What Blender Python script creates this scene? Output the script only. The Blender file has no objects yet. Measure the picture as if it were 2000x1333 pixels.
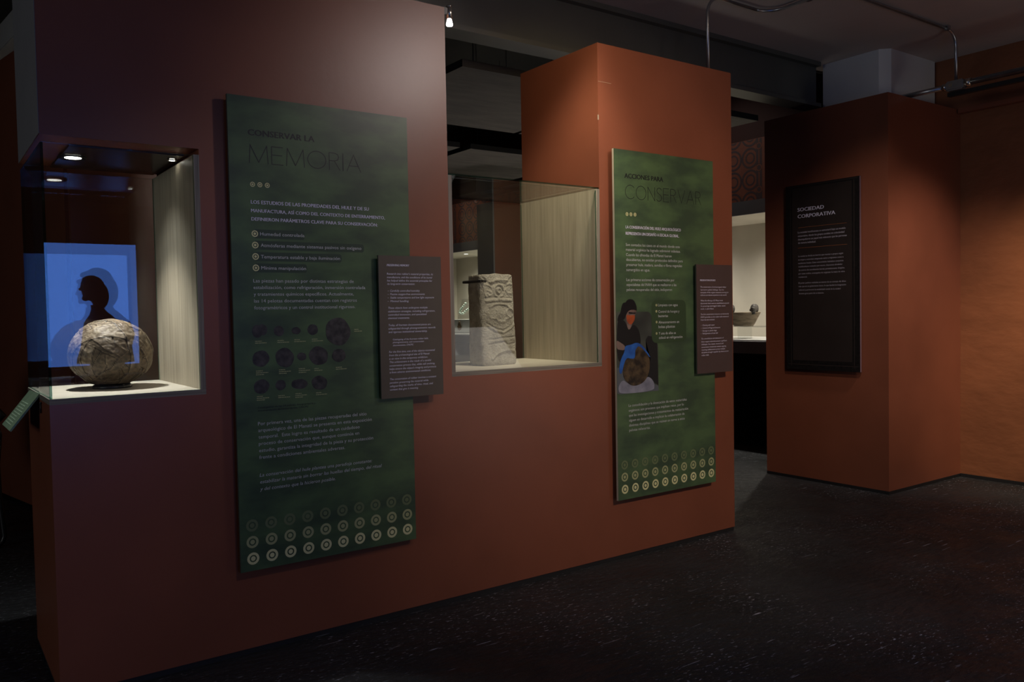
import bpy, bmesh, math, random
from mathutils import Vector, Matrix, noise
random.seed(7)
SC = bpy.context.scene
COL = SC.collection

# ------------------------------------------------------------------ camera
cd = bpy.data.cameras.new('camera'); cam = bpy.data.objects.new('camera', cd); COL.objects.link(cam)
cd.sensor_width = 36.0; cd.lens = 1626.856 * 36 / 2000.0; cd.clip_start = 0.05; cd.clip_end = 80
R_ = (0.81215998, -0.58314005, -0.01854315); U_ = (0.03562246, 0.01783912, 0.99920609); W_ = (0.5823463, 0.81217575, -0.03526111)
cam.matrix_world = Matrix(((R_[0], U_[0], -W_[0], 0), (R_[1], U_[1], -W_[1], 0), (R_[2], U_[2], -W_[2], 1.2), (0, 0, 0, 1)))
SC.camera = cam
SC.view_settings.view_transform = 'Standard'; SC.view_settings.look = 'None'
SC.view_settings.gamma = 1.0; SC.view_settings.use_curve_mapping = False
SC.view_settings.exposure = 0.0
SC.cycles.max_bounces = 8; SC.cycles.transparent_max_bounces = 16; SC.cycles.glossy_bounces = 6
SC.cycles.sample_clamp_indirect = 3.0; SC.cycles.caustics_reflective = False; SC.cycles.caustics_refractive = False

# ------------------------------------------------------------------ world and lights
w = bpy.data.worlds.new('world'); SC.world = w; w.use_nodes = True
w.node_tree.nodes['Background'].inputs[0].default_value = (0.10, 0.11, 0.14, 1); w.node_tree.nodes['Background'].inputs[1].default_value = 0.02

def light(name, kind, loc, target, power, color, size=0.1, angle=60, blend=0.5, size_y=None):
    d = bpy.data.lights.new(name, kind); o = bpy.data.objects.new(name, d); COL.objects.link(o)
    o.location = loc; d.energy = power; d.color = color
    o.rotation_euler = (Vector(target) - Vector(loc)).to_track_quat('-Z', 'Y').to_euler()
    if kind == 'SPOT':
        d.spot_size = math.radians(angle); d.spot_blend = blend; d.shadow_soft_size = size
    elif kind == 'AREA':
        d.shape = 'RECTANGLE'; d.size = size; d.size_y = size_y or size
    return o
CASEW = 7.0
# hall ceiling spots (track lamps of the room), case lamps and added fill lights
CASEW = 47.0
SCRW = 3.7
light('wall_wash_spot', 'SPOT', (2.8, .9, 2.83), (1.92, 2.93, 1.9), 60, (1, .86, .80), size=.08, angle=50, blend=.75)
light('pier_spot', 'SPOT', (2.7, 1.6, 2.83), (2.75, 2.93, 2.3), 8, (1, .66, .38), size=.05, angle=84, blend=1.0)
light('pier_side_spot', 'SPOT', (1.95, 2.3, 2.8), (2.617, 3.2, 2.15), 26, (1, .74, .40), size=.05, angle=60, blend=1.0)
light('end_pier_spot', 'SPOT', (4.6, 1.5, 2.75), (5.5, 2.86, 1.0), 110, (1, .80, .68), size=.06, angle=50, blend=1.0)
light('society_spot', 'SPOT', (3.7, 1.9, 2.8), (4.96, 3.1, 1.1), 62, (1, .84, .72), size=.05, angle=55, blend=1.0)
light('right_wall_spot', 'SPOT', (4.6, 1.2, 2.83), (5.86, 1.85, 1.1), 230, (1, .80, .52), size=.05, angle=56, blend=1.0)
light('low_wall_spot', 'SPOT', (2.4, -.6, 2.83), (3.1, 2.93, 1.05), 262, (1, .78, .60), size=.1, angle=56, blend=1.0)
light('left_low_fill', 'SPOT', (1.2, .2, 2.83), (.9, 2.93, .6), 30, (1, .82, .70), size=.1, angle=44, blend=1.0)  # added fill for the lower left wall, not a lamp of the room
light('side_fill', 'AREA', (-5.9, .8, 1.6), (0, .8, 1.6), 38, (.97, .99, 1), size=3, size_y=1.6)  # added soft fill from the unseen left side, no real window
light('floor_fill', 'SPOT', (3.6, .8, 2.83), (3.6, .9, 0), 26, (.80, .86, 1), size=.08, angle=95, blend=1.0)  # added cool fill that lifts the floor, no such lamp in the room
light('edge_floor_spot', 'SPOT', (5.0, 1.0, 2.8), (5.1, 1.7, 0), 26, (.90, .92, 1), size=.05, angle=42, blend=1.0)
light('hall_bounce_fill', 'AREA', (4.6, -1.2, .5), (4.9, 1.2, 2.885), 9, (1, .93, .88), size=1.5, size_y=1.5)  # added fill near the floor, imitates bounced light on the ceiling
light('rear_up_fill', 'SPOT', (4.2, 5.4, .3), (3.2, 5.2, 3.0), 40, (1, .94, .84), size=.2, angle=105, blend=1.0)  # added unseen fill for the undersides of the hanging boards
light('ball_spot', 'SPOT', (.468, 3.245, 1.75), (.50, 3.245, .95), 34, (1.0, .97, .93), size=.018, angle=92, blend=.95)
light('side_board_spot', 'SPOT', (.50, 3.2, 1.75), (.79, 3.25, .95), 4, (.95, .98, 1), size=.03, angle=95, blend=1.0)
light('stone_spot', 'SPOT', (2.4, 1.9, 2.82), (2.22, 3.2, 1.2), 70, (1, .86, .66), size=.05, angle=30, blend=.9)
light('case_wash_spot', 'SPOT', (2.17, 2.62, 2.82), (2.62, 3.25, 1.45), 78, (1, .88, .68), size=.12, angle=50, blend=.9)
light('frieze_fill', 'SPOT', (4.6, 8.4, 3.2), (5.87, 9.2, 2.3), 16, (1, .85, .75), size=.05, angle=50, blend=1.0)  # added fill to brighten the far end of the frieze
light('frieze_fill', 'SPOT', (4.9, 5.2, 3.3), (5.87, 4.6, 2.3), 8, (1, .88, .8), size=.05, angle=60, blend=1.0)  # added fill to brighten the near end of the frieze


TX = {
 'title_1': [
  ('CONSERVAR LA', 0.9625, 1.829, 0.2417, 0.0205),
 ],
 'thin_1': [
  ('MEMORIA', 0.9647, 1.7348, 0.4207, 0.0617),
 ],
 'bold_1': [
  ('LOS ESTUDIOS DE LAS PROPIEDADES DEL HULE Y DE SU', 0.966, 1.5924, 0.4485, 0.0121),
  ('MANUFACTURA, ASÍ COMO DEL CONTEXTO DE ENTERRAMIENTO,', 0.9657, 1.563, 0.5158, 0.0115),
  ('DEFINIERON PARÁMETROS CLAVE PARA SU CONSERVACIÓN:', 0.9661, 1.534, 0.4842, 0.0115),
 ],
 'body_1': [
  ('Humedad controlada', 0.9951, 1.4829, 0.1619, 0.0116),
  ('Atmósferas mediante sistemas pasivos sin oxígeno', 0.9959, 1.4432, 0.3841, 0.0116),
  ('Temperatura estable y baja iluminación', 0.9954, 1.4032, 0.297, 0.0116),
  ('Mínima manipulación', 0.9956, 1.364, 0.164, 0.0116),
  ('Las piezas han pasado por distintas estrategias de', 0.9662, 1.3188, 0.3791, 0.0116),
  ('estabilización, como refrigeración, inmersión controlada', 0.9662, 1.2956, 0.4261, 0.0116),
  ('y tratamientos químicos específicos. Actualmente,', 0.9661, 1.272, 0.3779, 0.0116),
  ('las 14 pelotas documentadas cuentan con registros', 0.9667, 1.2483, 0.3894, 0.0116),
  ('fotogramétricos y un control institucional riguroso.', 0.9667, 1.2243, 0.382, 0.0116),
  ('Por primera vez, una de las piezas recuperadas del sitio', 0.9678, 0.8169, 0.417, 0.012),
  ('arqueológico de El Manatí se presenta en esta exposición', 0.9681, 0.7936, 0.4374, 0.012),
  ('temporal.  Este logro es resultado de un cuidadoso', 0.9684, 0.7698, 0.3863, 0.012),
  ('proceso de conservación que, aunque continúa en', 0.9687, 0.7466, 0.3836, 0.012),
  ('estudio, garantiza la integridad de la pieza y su protección', 0.969, 0.7223, 0.4405, 0.012),
  ('frente a condiciones ambientales adversas.', 0.9688, 0.6981, 0.3242, 0.012),
 ],
 'italic_1': [
  ('La conservación del hule plantea una paradoja constante:', 0.9685, 0.6353, 0.4328, 0.012),
  ('estabilizar la materia sin borrar las huellas del tiempo, del ritual', 0.9688, 0.6112, 0.4721, 0.012),
  ('y del contexto que la hicieron posible.', 0.969, 0.5859, 0.2829, 0.012),
 ],
 'credit_1': [
  ('Catalogación de las 14 pelotas, fotogrametría y', 0.968, 0.8762, 0.2136, 0.0065),
  ('documentación de conservación, CNCPC', 0.9682, 0.8658, 0.1859, 0.0065),
 ],
 'title_2': [
  ('ACCIONES PARA', 2.7401, 1.82, 0.2563, 0.0219),
 ],
 'thin_2': [
  ('CONSERVAR', 2.7437, 1.7237, 0.5231, 0.0646),
 ],
 'bold_2': [
  ('LA CONSERVACIÓN DEL HULE ARQUEOLÓGICO', 2.7435, 1.5833, 0.3735, 0.0133),
  ('REPRESENTA UN DESAFÍO A ESCALA GLOBAL.', 2.743, 1.5534, 0.3613, 0.0133),
 ],
 'body_2': [
  ('Son contados los casos en el mundo donde este', 2.7416, 1.5004, 0.3659, 0.0129),
  ('material orgánico ha logrado sobrevivir milenios.', 2.7418, 1.4773, 0.3699, 0.0129),
  ('Cuando las ofrendas de El Manatí fueron', 2.7421, 1.453, 0.3061, 0.0129),
  ('descubiertas, no existían protocolos definidos para', 2.743, 1.4301, 0.3846, 0.0129),
  ('preservar hule, madera, semillas o fibras vegetales', 2.7431, 1.4061, 0.3795, 0.0129),
  ('sumergidos en agua.', 2.7427, 1.3821, 0.1556, 0.013),
  ('Las primeras acciones de conservación por', 2.7421, 1.3348, 0.325, 0.013),
  ('especialistas del INAH que se realizaron a las', 2.7427, 1.3114, 0.3375, 0.013),
  ('pelotas recuperadas del sitio, incluyeron:', 2.7429, 1.2879, 0.3085, 0.013),
  ('Limpieza con agua', 2.9514, 1.2128, 0.1372, 0.0124),
  ('Control de hongos y', 2.9524, 1.1809, 0.1466, 0.0124),
  ('bacterias', 2.952, 1.1595, 0.0666, 0.0124),
  ('Almacenamiento en', 2.9531, 1.1287, 0.1434, 0.0124),
  ('bolsas plásticas', 2.9527, 1.1063, 0.1139, 0.0124),
  ('Y una de ellas se', 2.9532, 1.0744, 0.1194, 0.0124),
  ('colocó en refrigeración', 2.9539, 1.0532, 0.1652, 0.0124),
  ('La consolidación y la desecación de estos materiales', 2.7451, 0.7368, 0.4, 0.012),
  ('orgánicos son procesos que implican retos, por lo', 2.7453, 0.7135, 0.3785, 0.012),
  ('que las investigaciones y tratamientos de restauración', 2.7465, 0.6898, 0.4083, 0.012),
  ('siguen en desarrollo e implican la colaboración de', 2.7473, 0.6663, 0.381, 0.012),
  ('distintas disciplinas que se reúnen en torno a estas', 2.7475, 0.6423, 0.383, 0.012),
  ('pelotas milenarias.', 2.7478, 0.619, 0.1393, 0.012),
 ],
 'bold_s': [
  ('PRESERVING MEMORY', 1.4718, 1.3826, 0.0961, 0.0075),
 ],
 'italic_s': [
  ("Research into rubber's material properties, its", 1.4716, 1.3499, 0.2022, 0.0075),
  ('manufacture, and the conditions of its burial', 1.4717, 1.3368, 0.1971, 0.0075),
  ('has helped define the essential principles for', 1.4718, 1.3239, 0.1978, 0.0075),
  ('its long-term conservation:', 1.4725, 1.3113, 0.1187, 0.0075),
  ('–', 1.4725, 1.2846, 0.0055, 0.0075),
  ('–', 1.4722, 1.2717, 0.0055, 0.0075),
  ('–', 1.4718, 1.2583, 0.0055, 0.0075),
  ('–', 1.4715, 1.2454, 0.0055, 0.0075),
  ('Carefully controlled humidity', 1.4835, 1.2848, 0.1289, 0.0075),
  ('Passive oxygen-free environments', 1.4838, 1.2719, 0.1504, 0.0075),
  ('Stable temperatures and low light exposure', 1.4839, 1.2585, 0.1923, 0.0075),
  ('Minimal handling', 1.484, 1.2451, 0.078, 0.0075),
  ('These objects have undergone multiple', 1.4728, 1.2193, 0.173, 0.0075),
  ('stabilization strategies, including refrigeration,', 1.4726, 1.2059, 0.207, 0.0075),
  ('controlled immersion, and specialized', 1.4727, 1.1931, 0.1677, 0.0075),
  ('chemical treatments.', 1.4724, 1.1802, 0.0926, 0.0075),
  ('Today, all fourteen documented pieces are', 1.4726, 1.153, 0.1858, 0.0075),
  ('safeguarded through photogrammetric records', 1.4725, 1.1401, 0.2072, 0.0075),
  ('and rigorous institutional stewardship.', 1.4726, 1.1268, 0.1704, 0.0075),
  ('Cataloguing of the fourteen rubber balls,', 1.4902, 1.0983, 0.1567, 0.0062),
  ('photogrammetry, and conservation', 1.4903, 1.0873, 0.1361, 0.0062),
  ('documentation, CNCPC', 1.4905, 1.0759, 0.0884, 0.0062),
  ('For the first time, one of the objects recovered', 1.473, 1.0505, 0.2011, 0.0075),
  ('from the archaeological site of El Manatí', 1.4728, 1.0375, 0.178, 0.0075),
  ('is on view in this temporary exhibition.', 1.473, 1.0243, 0.169, 0.0075),
  ('This achievement is the result of a careful', 1.4731, 1.0111, 0.1829, 0.0075),
  ('conservation process that, while still evolving,', 1.4732, 0.9978, 0.201, 0.0075),
  ("helps ensure the object's integrity and protects", 1.4731, 0.9848, 0.206, 0.0075),
  ('it from adverse environmental conditions.', 1.4732, 0.9717, 0.1818, 0.0075),
  ('The conservation of rubber involves a constant', 1.4733, 0.9454, 0.2053, 0.0075),
  ('paradox: preserving the material while', 1.4729, 0.9321, 0.1697, 0.0075),
  ('safeguarding the marks of time, ritual, and', 1.473, 0.9189, 0.1891, 0.0075),
  ('context that give it meaning.', 1.4727, 0.9056, 0.1241, 0.0075),
 ],
 'bold_t': [
  ('PRESERVATION EFFORTS', 3.2259, 1.3369, 0.1144, 0.0077),
 ],
 'italic_t': [
  ('The conservation of archaeological rubber', 3.2273, 1.3032, 0.1969, 0.0073),
  ('represents a global challenge. Very few', 3.228, 1.2893, 0.1791, 0.0073),
  ('examples of this organic material surviving for', 3.2278, 1.2755, 0.2148, 0.0073),
  ('millennia are known anywhere in the world.', 3.2276, 1.2621, 0.1999, 0.0073),
  ('When the offerings of El Manatí were', 3.2281, 1.2342, 0.1694, 0.0073),
  ('discovered, there were no established protocols', 3.2279, 1.2204, 0.2174, 0.0074),
  ('for preserving waterlogged rubber, wood,', 3.2286, 1.2066, 0.1882, 0.0074),
  ('seeds, or plant fibers.', 3.2284, 1.1926, 0.0992, 0.0074),
  ('The first conservation measures carried out by', 3.2279, 1.1649, 0.2146, 0.0074),
  ('INAH specialists on the rubber balls recovered', 3.2287, 1.1508, 0.2122, 0.0074),
  ('from the site included:', 3.2285, 1.1368, 0.1041, 0.0074),
  ('–', 3.228, 1.1098, 0.0066, 0.0074),
  ('–', 3.2278, 1.0954, 0.0066, 0.0074),
  ('–', 3.2276, 1.082, 0.0066, 0.0074),
  ('–', 3.2274, 1.0675, 0.0066, 0.0074),
  ('Cleaning with water', 3.2412, 1.1096, 0.0909, 0.0074),
  ('Control of fungi and bacteria', 3.241, 1.0953, 0.1338, 0.0074),
  ('Storage in plastic bags', 3.2408, 1.0813, 0.1064, 0.0074),
  ('Refrigeration of one ball', 3.2415, 1.0674, 0.1143, 0.0074),
  ('The consolidation and desiccation of', 3.2298, 1.0413, 0.1708, 0.0074),
  ('these organic materials present significant', 3.2305, 1.0262, 0.1951, 0.0074),
  ('challenges. As a result, research and', 3.2303, 1.0124, 0.1679, 0.0074),
  ('conservation treatments remain ongoing,', 3.231, 0.9983, 0.1892, 0.0074),
  ('requiring collaboration across multiple', 3.2308, 0.9847, 0.1803, 0.0074),
  ('disciplines brought together by these ancient', 3.2315, 0.9713, 0.2068, 0.0074),
  ('rubber balls.', 3.2313, 0.9573, 0.0561, 0.0074),
 ],
 'bold_x': [
  ('SOCIEDAD', -3.503, 1.8464, 0.2028, 0.024),
  ('CORPORATIVA', -3.5018, 1.8009, 0.2851, 0.024),
 ],
 'lead_x': [
  ('La sociedad teotihuacana se estructuró bajo un modelo', -3.5019, 1.6983, 0.3596, 0.0126),
  ('corporativo, donde los grupos sociales en colectividad', -3.5012, 1.6738, 0.3492, 0.0126),
  ('desempeñaron un papel más relevante que las personas', -3.5005, 1.6505, 0.3662, 0.0126),
  ('de manera individual.', -3.5, 1.6271, 0.1375, 0.0126),
 ],
 'body_x': [
  ('La ciudad se dividía en barrios que reunían a grupos según', -3.4992, 1.5369, 0.3382, 0.0105),
  ('su origen y actividad, integrando tanto a migrantes como a', -3.4994, 1.5131, 0.341, 0.0105),
  ('residentes locales. Estas comunidades habitaban conjuntos', -3.4995, 1.4891, 0.3405, 0.0105),
  ('multifamiliares rodeados por muros, dispuestos alrededor', -3.4976, 1.4659, 0.3321, 0.0105),
  ('de centros de coordinación barrial, probablemente dirigidos', -3.4968, 1.442, 0.345, 0.0105),
  ('por casas nobles, encargados de organizar la mano de obra', -3.4976, 1.4179, 0.3476, 0.0105),
  ('residencial.', -3.4978, 1.3948, 0.0671, 0.0105),
  ('El poder político radicaba en manos de un consejo de élites', -3.4984, 1.3542, 0.3572, 0.0105),
  ('más que en un gobernante único, lo que facilitó la integración', -3.4977, 1.3312, 0.3563, 0.0105),
  ('cultural y promovió la estabilidad social de la ciudad', -3.4972, 1.3066, 0.3157, 0.0105),
  ('durante gran parte de su historia.', -3.4965, 1.2825, 0.1929, 0.0105),
 ],
 'rules_x': [
  ('', -3.4998, 1.7357, 0.366, 0.0013),
  ('', -3.5009, 1.5969, 0.3691, 0.0013),
 ],
}
RG = {
 'dots_1': [(0.9733, 1.6595, 0.0087), (0.9992, 1.6598, 0.0087), (1.0255, 1.6596, 0.0088), (0.9764, 1.4885, 0.0115), (0.9766, 1.4488, 0.0116), (0.9767, 1.409, 0.0116), (0.9768, 1.3695, 0.0116)],
 'row1a': [(0.9374, 0.3507, 0.0215), (1.5491, 0.3516, 0.0213)],
 'row1b': [(0.9366, 0.4092, 0.0215), (1.5493, 0.4102, 0.0213)],
 'row1c': [(0.9368, 0.4679, 0.0215), (1.5483, 0.4689, 0.0213)],
 'dots_2': [(2.7519, 1.6503, 0.0087), (2.7774, 1.6505, 0.0087), (2.8039, 1.6507, 0.0087), (2.9393, 1.2184, 0.0056), (2.9388, 1.1885, 0.0056), (2.9395, 1.1361, 0.0056), (2.9385, 1.0807, 0.0056)],
 'row2a': [(2.7164, 0.3457, 0.0216), (3.3255, 0.346, 0.0218)],
 'row2b': [(2.7154, 0.4044, 0.0215), (3.3255, 0.4053, 0.0218)],
 'row2c': [(2.7155, 0.4622, 0.0215), (3.3252, 0.4633, 0.0218)],
 'balls': [(0.9744, 1.1471, 0.018, 0.0225), (0.9934, 1.1525, 0.0169, 0.0196), (1.0523, 1.1464, 0.0192, 0.018), (1.1162, 1.1461, 0.0171, 0.0128), (1.1789, 1.148, 0.0195, 0.0203), (1.2775, 1.1383, 0.0508, 0.0502), (0.985, 1.0512, 0.0293, 0.0297), (1.0712, 1.0507, 0.0344, 0.0347), (1.1344, 1.0517, 0.0172, 0.0147), (1.1989, 1.0518, 0.0361, 0.035), (1.2784, 1.0494, 0.0284, 0.0239), (0.9845, 0.9528, 0.0272, 0.0259), (1.0535, 0.9536, 0.0198, 0.0181), (1.1233, 0.9529, 0.0319, 0.0177), (1.1994, 0.9525, 0.0302, 0.026)],
 'caps': [(0.9664, 1.1113, 0.0238), (0.9662, 1.1048, 0.0437), (1.046, 1.1111, 0.0238), (1.0458, 1.1045, 0.0436), (1.1083, 1.1119, 0.0235), (1.1081, 1.1053, 0.043), (1.1746, 1.1118, 0.0241), (1.1744, 1.105, 0.0441), (1.3429, 1.1428, 0.0171), (1.3427, 1.1358, 0.0313), (0.9663, 1.0068, 0.0239), (0.9661, 1.0003, 0.0438), (0.9659, 0.9938, 0.0286), (1.0488, 1.0066, 0.0238), (1.0486, 1, 0.0437), (1.0484, 0.9934, 0.0286), (1.122, 1.0065, 0.0236), (1.1218, 0.9998, 0.0433), (1.1216, 0.9931, 0.0283), (1.181, 1.0038, 0.017), (1.1808, 0.997, 0.0312), (1.2651, 1.0039, 0.024), (1.2649, 0.997, 0.044), (0.9667, 0.9172, 0.0239), (0.9665, 0.9107, 0.0438), (0.9663, 0.9041, 0.0287), (1.0434, 0.9144, 0.0238), (1.0432, 0.9078, 0.0436), (1.1068, 0.9173, 0.0235), (1.1066, 0.9106, 0.0431), (1.1064, 0.9039, 0.0282), (1.1853, 0.9147, 0.0233), (1.1851, 0.9079, 0.0428)],
}
PG = {
 'bg': [(2.6762, 1.1898), (2.883, 1.1874), (2.8984, 1.1798), (2.9059, 1.1629), (2.9071, 1.0809), (2.917, 1.0507), (2.9481, 1.0252), (2.9484, 0.8005), (2.6932, 0.8003), (2.6737, 0.8054)],
 'dark': [(2.8651, 1.0525), (2.8809, 1.0705), (2.912, 1.0658), (2.9429, 1.0273), (2.9468, 0.8278), (2.8772, 0.866), (2.8945, 0.962)],
 'table': [(2.6751, 0.9273), (2.7361, 0.9221), (2.8925, 0.8463), (2.9478, 0.8239), (2.9484, 0.8005), (2.6932, 0.8003), (2.6737, 0.8054)],
 'torso': [(2.6772, 1.1419), (2.7009, 1.1522), (2.7304, 1.148), (2.7446, 1.1149), (2.7568, 1.1), (2.7758, 1.1251), (2.795, 1.1265), (2.8174, 1.1057), (2.8296, 1.0758), (2.8327, 1.0241), (2.7422, 0.9838), (2.6752, 0.9363)],
 'hair': [(2.6787, 1.1437), (2.689, 1.1741), (2.7015, 1.1829), (2.711, 1.2208), (2.7221, 1.2333), (2.7344, 1.2321), (2.7471, 1.2466), (2.7671, 1.2501), (2.7871, 1.2456), (2.7994, 1.2308), (2.8077, 1.2124), (2.8088, 1.1904), (2.7963, 1.1979), (2.7662, 1.1983), (2.746, 1.1877), (2.7357, 1.1697), (2.7255, 1.1517), (2.6959, 1.1487)],
 'face': [(2.7459, 1.1822), (2.7537, 1.2003), (2.7713, 1.2055), (2.7917, 1.2199), (2.804, 1.2051), (2.8036, 1.1831), (2.7959, 1.1741), (2.7758, 1.1251), (2.7568, 1.1), (2.7446, 1.1149), (2.7377, 1.1442), (2.7358, 1.1733)],
 'mask': [(2.7384, 1.1776), (2.7656, 1.171), (2.7969, 1.1741), (2.7934, 1.1503), (2.78, 1.1341), (2.7648, 1.1261), (2.7427, 1.1423)],
 'glasses': [(2.7535, 1.1894), (2.771, 1.1873), (2.786, 1.1852), (2.8021, 1.1868), (2.7984, 1.1766), (2.7833, 1.1791), (2.7708, 1.1771), (2.7533, 1.1796)],
 'arm': [(2.6727, 1.0574), (2.694, 1.0476), (2.7306, 1.028), (2.7253, 1.0072), (2.6982, 1.0094), (2.6738, 1.0151)],
 'bowl': [(2.6932, 0.8003), (2.6809, 0.8237), (2.6878, 0.8486), (2.7128, 0.8688), (2.7397, 0.8489), (2.8048, 0.8335), (2.8565, 0.8598), (2.8774, 0.8753), (2.9083, 0.8566), (2.9215, 0.8295), (2.9126, 0.8008)],
 'ball': [(2.7217, 0.9484), (2.7421, 0.9802), (2.7878, 1.0111), (2.816, 1.0291), (2.8439, 1.0199), (2.8692, 0.9929), (2.8869, 0.9698), (2.8914, 0.9323), (2.8828, 0.888), (2.8616, 0.8595), (2.8356, 0.8426), (2.7946, 0.8331), (2.7595, 0.8384), (2.7299, 0.8605), (2.713, 0.8834), (2.7101, 0.9126)],
 'glove': [(2.7257, 1.0282), (2.7681, 1.0321), (2.7934, 1.0403), (2.8212, 1.0381), (2.8541, 1.0158), (2.8794, 0.9869), (2.8946, 0.9657), (2.8843, 0.9699), (2.864, 0.9931), (2.816, 1.0291), (2.7927, 1.0036), (2.7938, 0.9815), (2.7869, 0.9634), (2.7619, 0.9665), (2.737, 0.9713), (2.7217, 0.9484), (2.7112, 0.9162), (2.7009, 0.8932), (2.6874, 0.9067), (2.6894, 0.9355), (2.7024, 0.9711), (2.7251, 1.001)],
 'bubble': [(2.9112, 1.2551), (3.1471, 1.2431), (3.1426, 1.0332), (2.9062, 1.0342)],
 'pills': [(0.9764, 1.4885, 1.1585), (0.9766, 1.4488, 1.3915), (0.9767, 1.409, 1.2995), (0.9768, 1.3695, 1.1642)],
}
RG_pills_1 = PG['pills']
# ------------------------------------------------------------------ helpers
def mat(name, color, rough=0.6, metal=0.0, var=0.0, scale=8.0, bump=0.0, bscale=60.0, stretch=(1, 1, 1), c2=None, emit=None, spec=0.5, detail=6.0, ramp=(0.35, 0.65)):
    m = bpy.data.materials.new(name); m.use_nodes = True; nt = m.node_tree; b = nt.nodes['Principled BSDF']
    b.inputs['Roughness'].default_value = rough; b.inputs['Metallic'].default_value = metal
    b.inputs['Specular IOR Level'].default_value = spec
    b.inputs['Base Color'].default_value = (*color, 1)
    tc = nt.nodes.new('ShaderNodeTexCoord'); mp = nt.nodes.new('ShaderNodeMapping'); mp.inputs['Scale'].default_value = stretch
    nt.links.new(tc.outputs['Object'], mp.inputs[0])
    if var or c2:
        n = nt.nodes.new('ShaderNodeTexNoise'); n.inputs['Scale'].default_value = scale; n.inputs['Detail'].default_value = detail
        nt.links.new(mp.outputs[0], n.inputs[0])
        r = nt.nodes.new('ShaderNodeValToRGB'); nt.links.new(n.outputs[0], r.inputs[0])
        lo = c2 if c2 else tuple(c * (1 - var) for c in color); hi = color if c2 else tuple(min(1, c * (1 + var)) for c in color)
        r.color_ramp.elements[0].position = ramp[0]; r.color_ramp.elements[1].position = ramp[1]
        r.color_ramp.elements[0].color = (*lo, 1); r.color_ramp.elements[1].color = (*hi, 1)
        nt.links.new(r.outputs[0], b.inputs['Base Color'])
    if bump:
        n = nt.nodes.new('ShaderNodeTexNoise'); n.inputs['Scale'].default_value = bscale; n.inputs['Detail'].default_value = 5
        nt.links.new(mp.outputs[0], n.inputs[0])
        bp = nt.nodes.new('ShaderNodeBump'); bp.inputs['Strength'].default_value = bump; bp.inputs['Distance'].default_value = 0.01
        nt.links.new(n.outputs[0], bp.inputs['Height']); nt.links.new(bp.outputs[0], b.inputs['Normal'])
    if emit:
        b.inputs['Emission Color'].default_value = (*emit[0], 1); b.inputs['Emission Strength'].default_value = emit[1]
    return m

def glass_mat(name, tint=(0.97, 0.985, 0.975)):
    m = bpy.data.materials.new(name); m.use_nodes = True; nt = m.node_tree; nt.nodes.clear()
    out = nt.nodes.new('ShaderNodeOutputMaterial'); mix = nt.nodes.new('ShaderNodeMixShader')
    tr = nt.nodes.new('ShaderNodeBsdfTransparent'); tr.inputs[0].default_value = (*tint, 1)
    gl = nt.nodes.new('ShaderNodeBsdfGlossy'); gl.inputs['Roughness'].default_value = 0.0
    fr = nt.nodes.new('ShaderNodeFresnel'); ge = nt.nodes.new('ShaderNodeNewGeometry'); mr = nt.nodes.new('ShaderNodeMapRange')
    mr.inputs['To Min'].default_value = 1.5; mr.inputs['To Max'].default_value = 1 / 1.5
    nt.links.new(ge.outputs['Backfacing'], mr.inputs[0]); nt.links.new(mr.outputs[0], fr.inputs[0])
    nt.links.new(fr.outputs[0], mix.inputs[0]); nt.links.new(tr.outputs[0], mix.inputs[1]); nt.links.new(gl.outputs[0], mix.inputs[2])
    nt.links.new(mix.outputs[0], out.inputs[0])
    return m

def empty(name, loc, label, cat, group=None):
    o = bpy.data.objects.new(name, None); COL.objects.link(o); o.location = loc; o.empty_display_size = 0.05
    return tag(o, label, cat, group)
def tag(o, label, cat, group=None):
    o['label'] = label; o['category'] = cat
    if group: o['group'] = group
    return o
WL = {}
def wloc(p):
    return Vector(WL.get(p.name, tuple(p.location))) if p else Vector((0, 0, 0))

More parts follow.
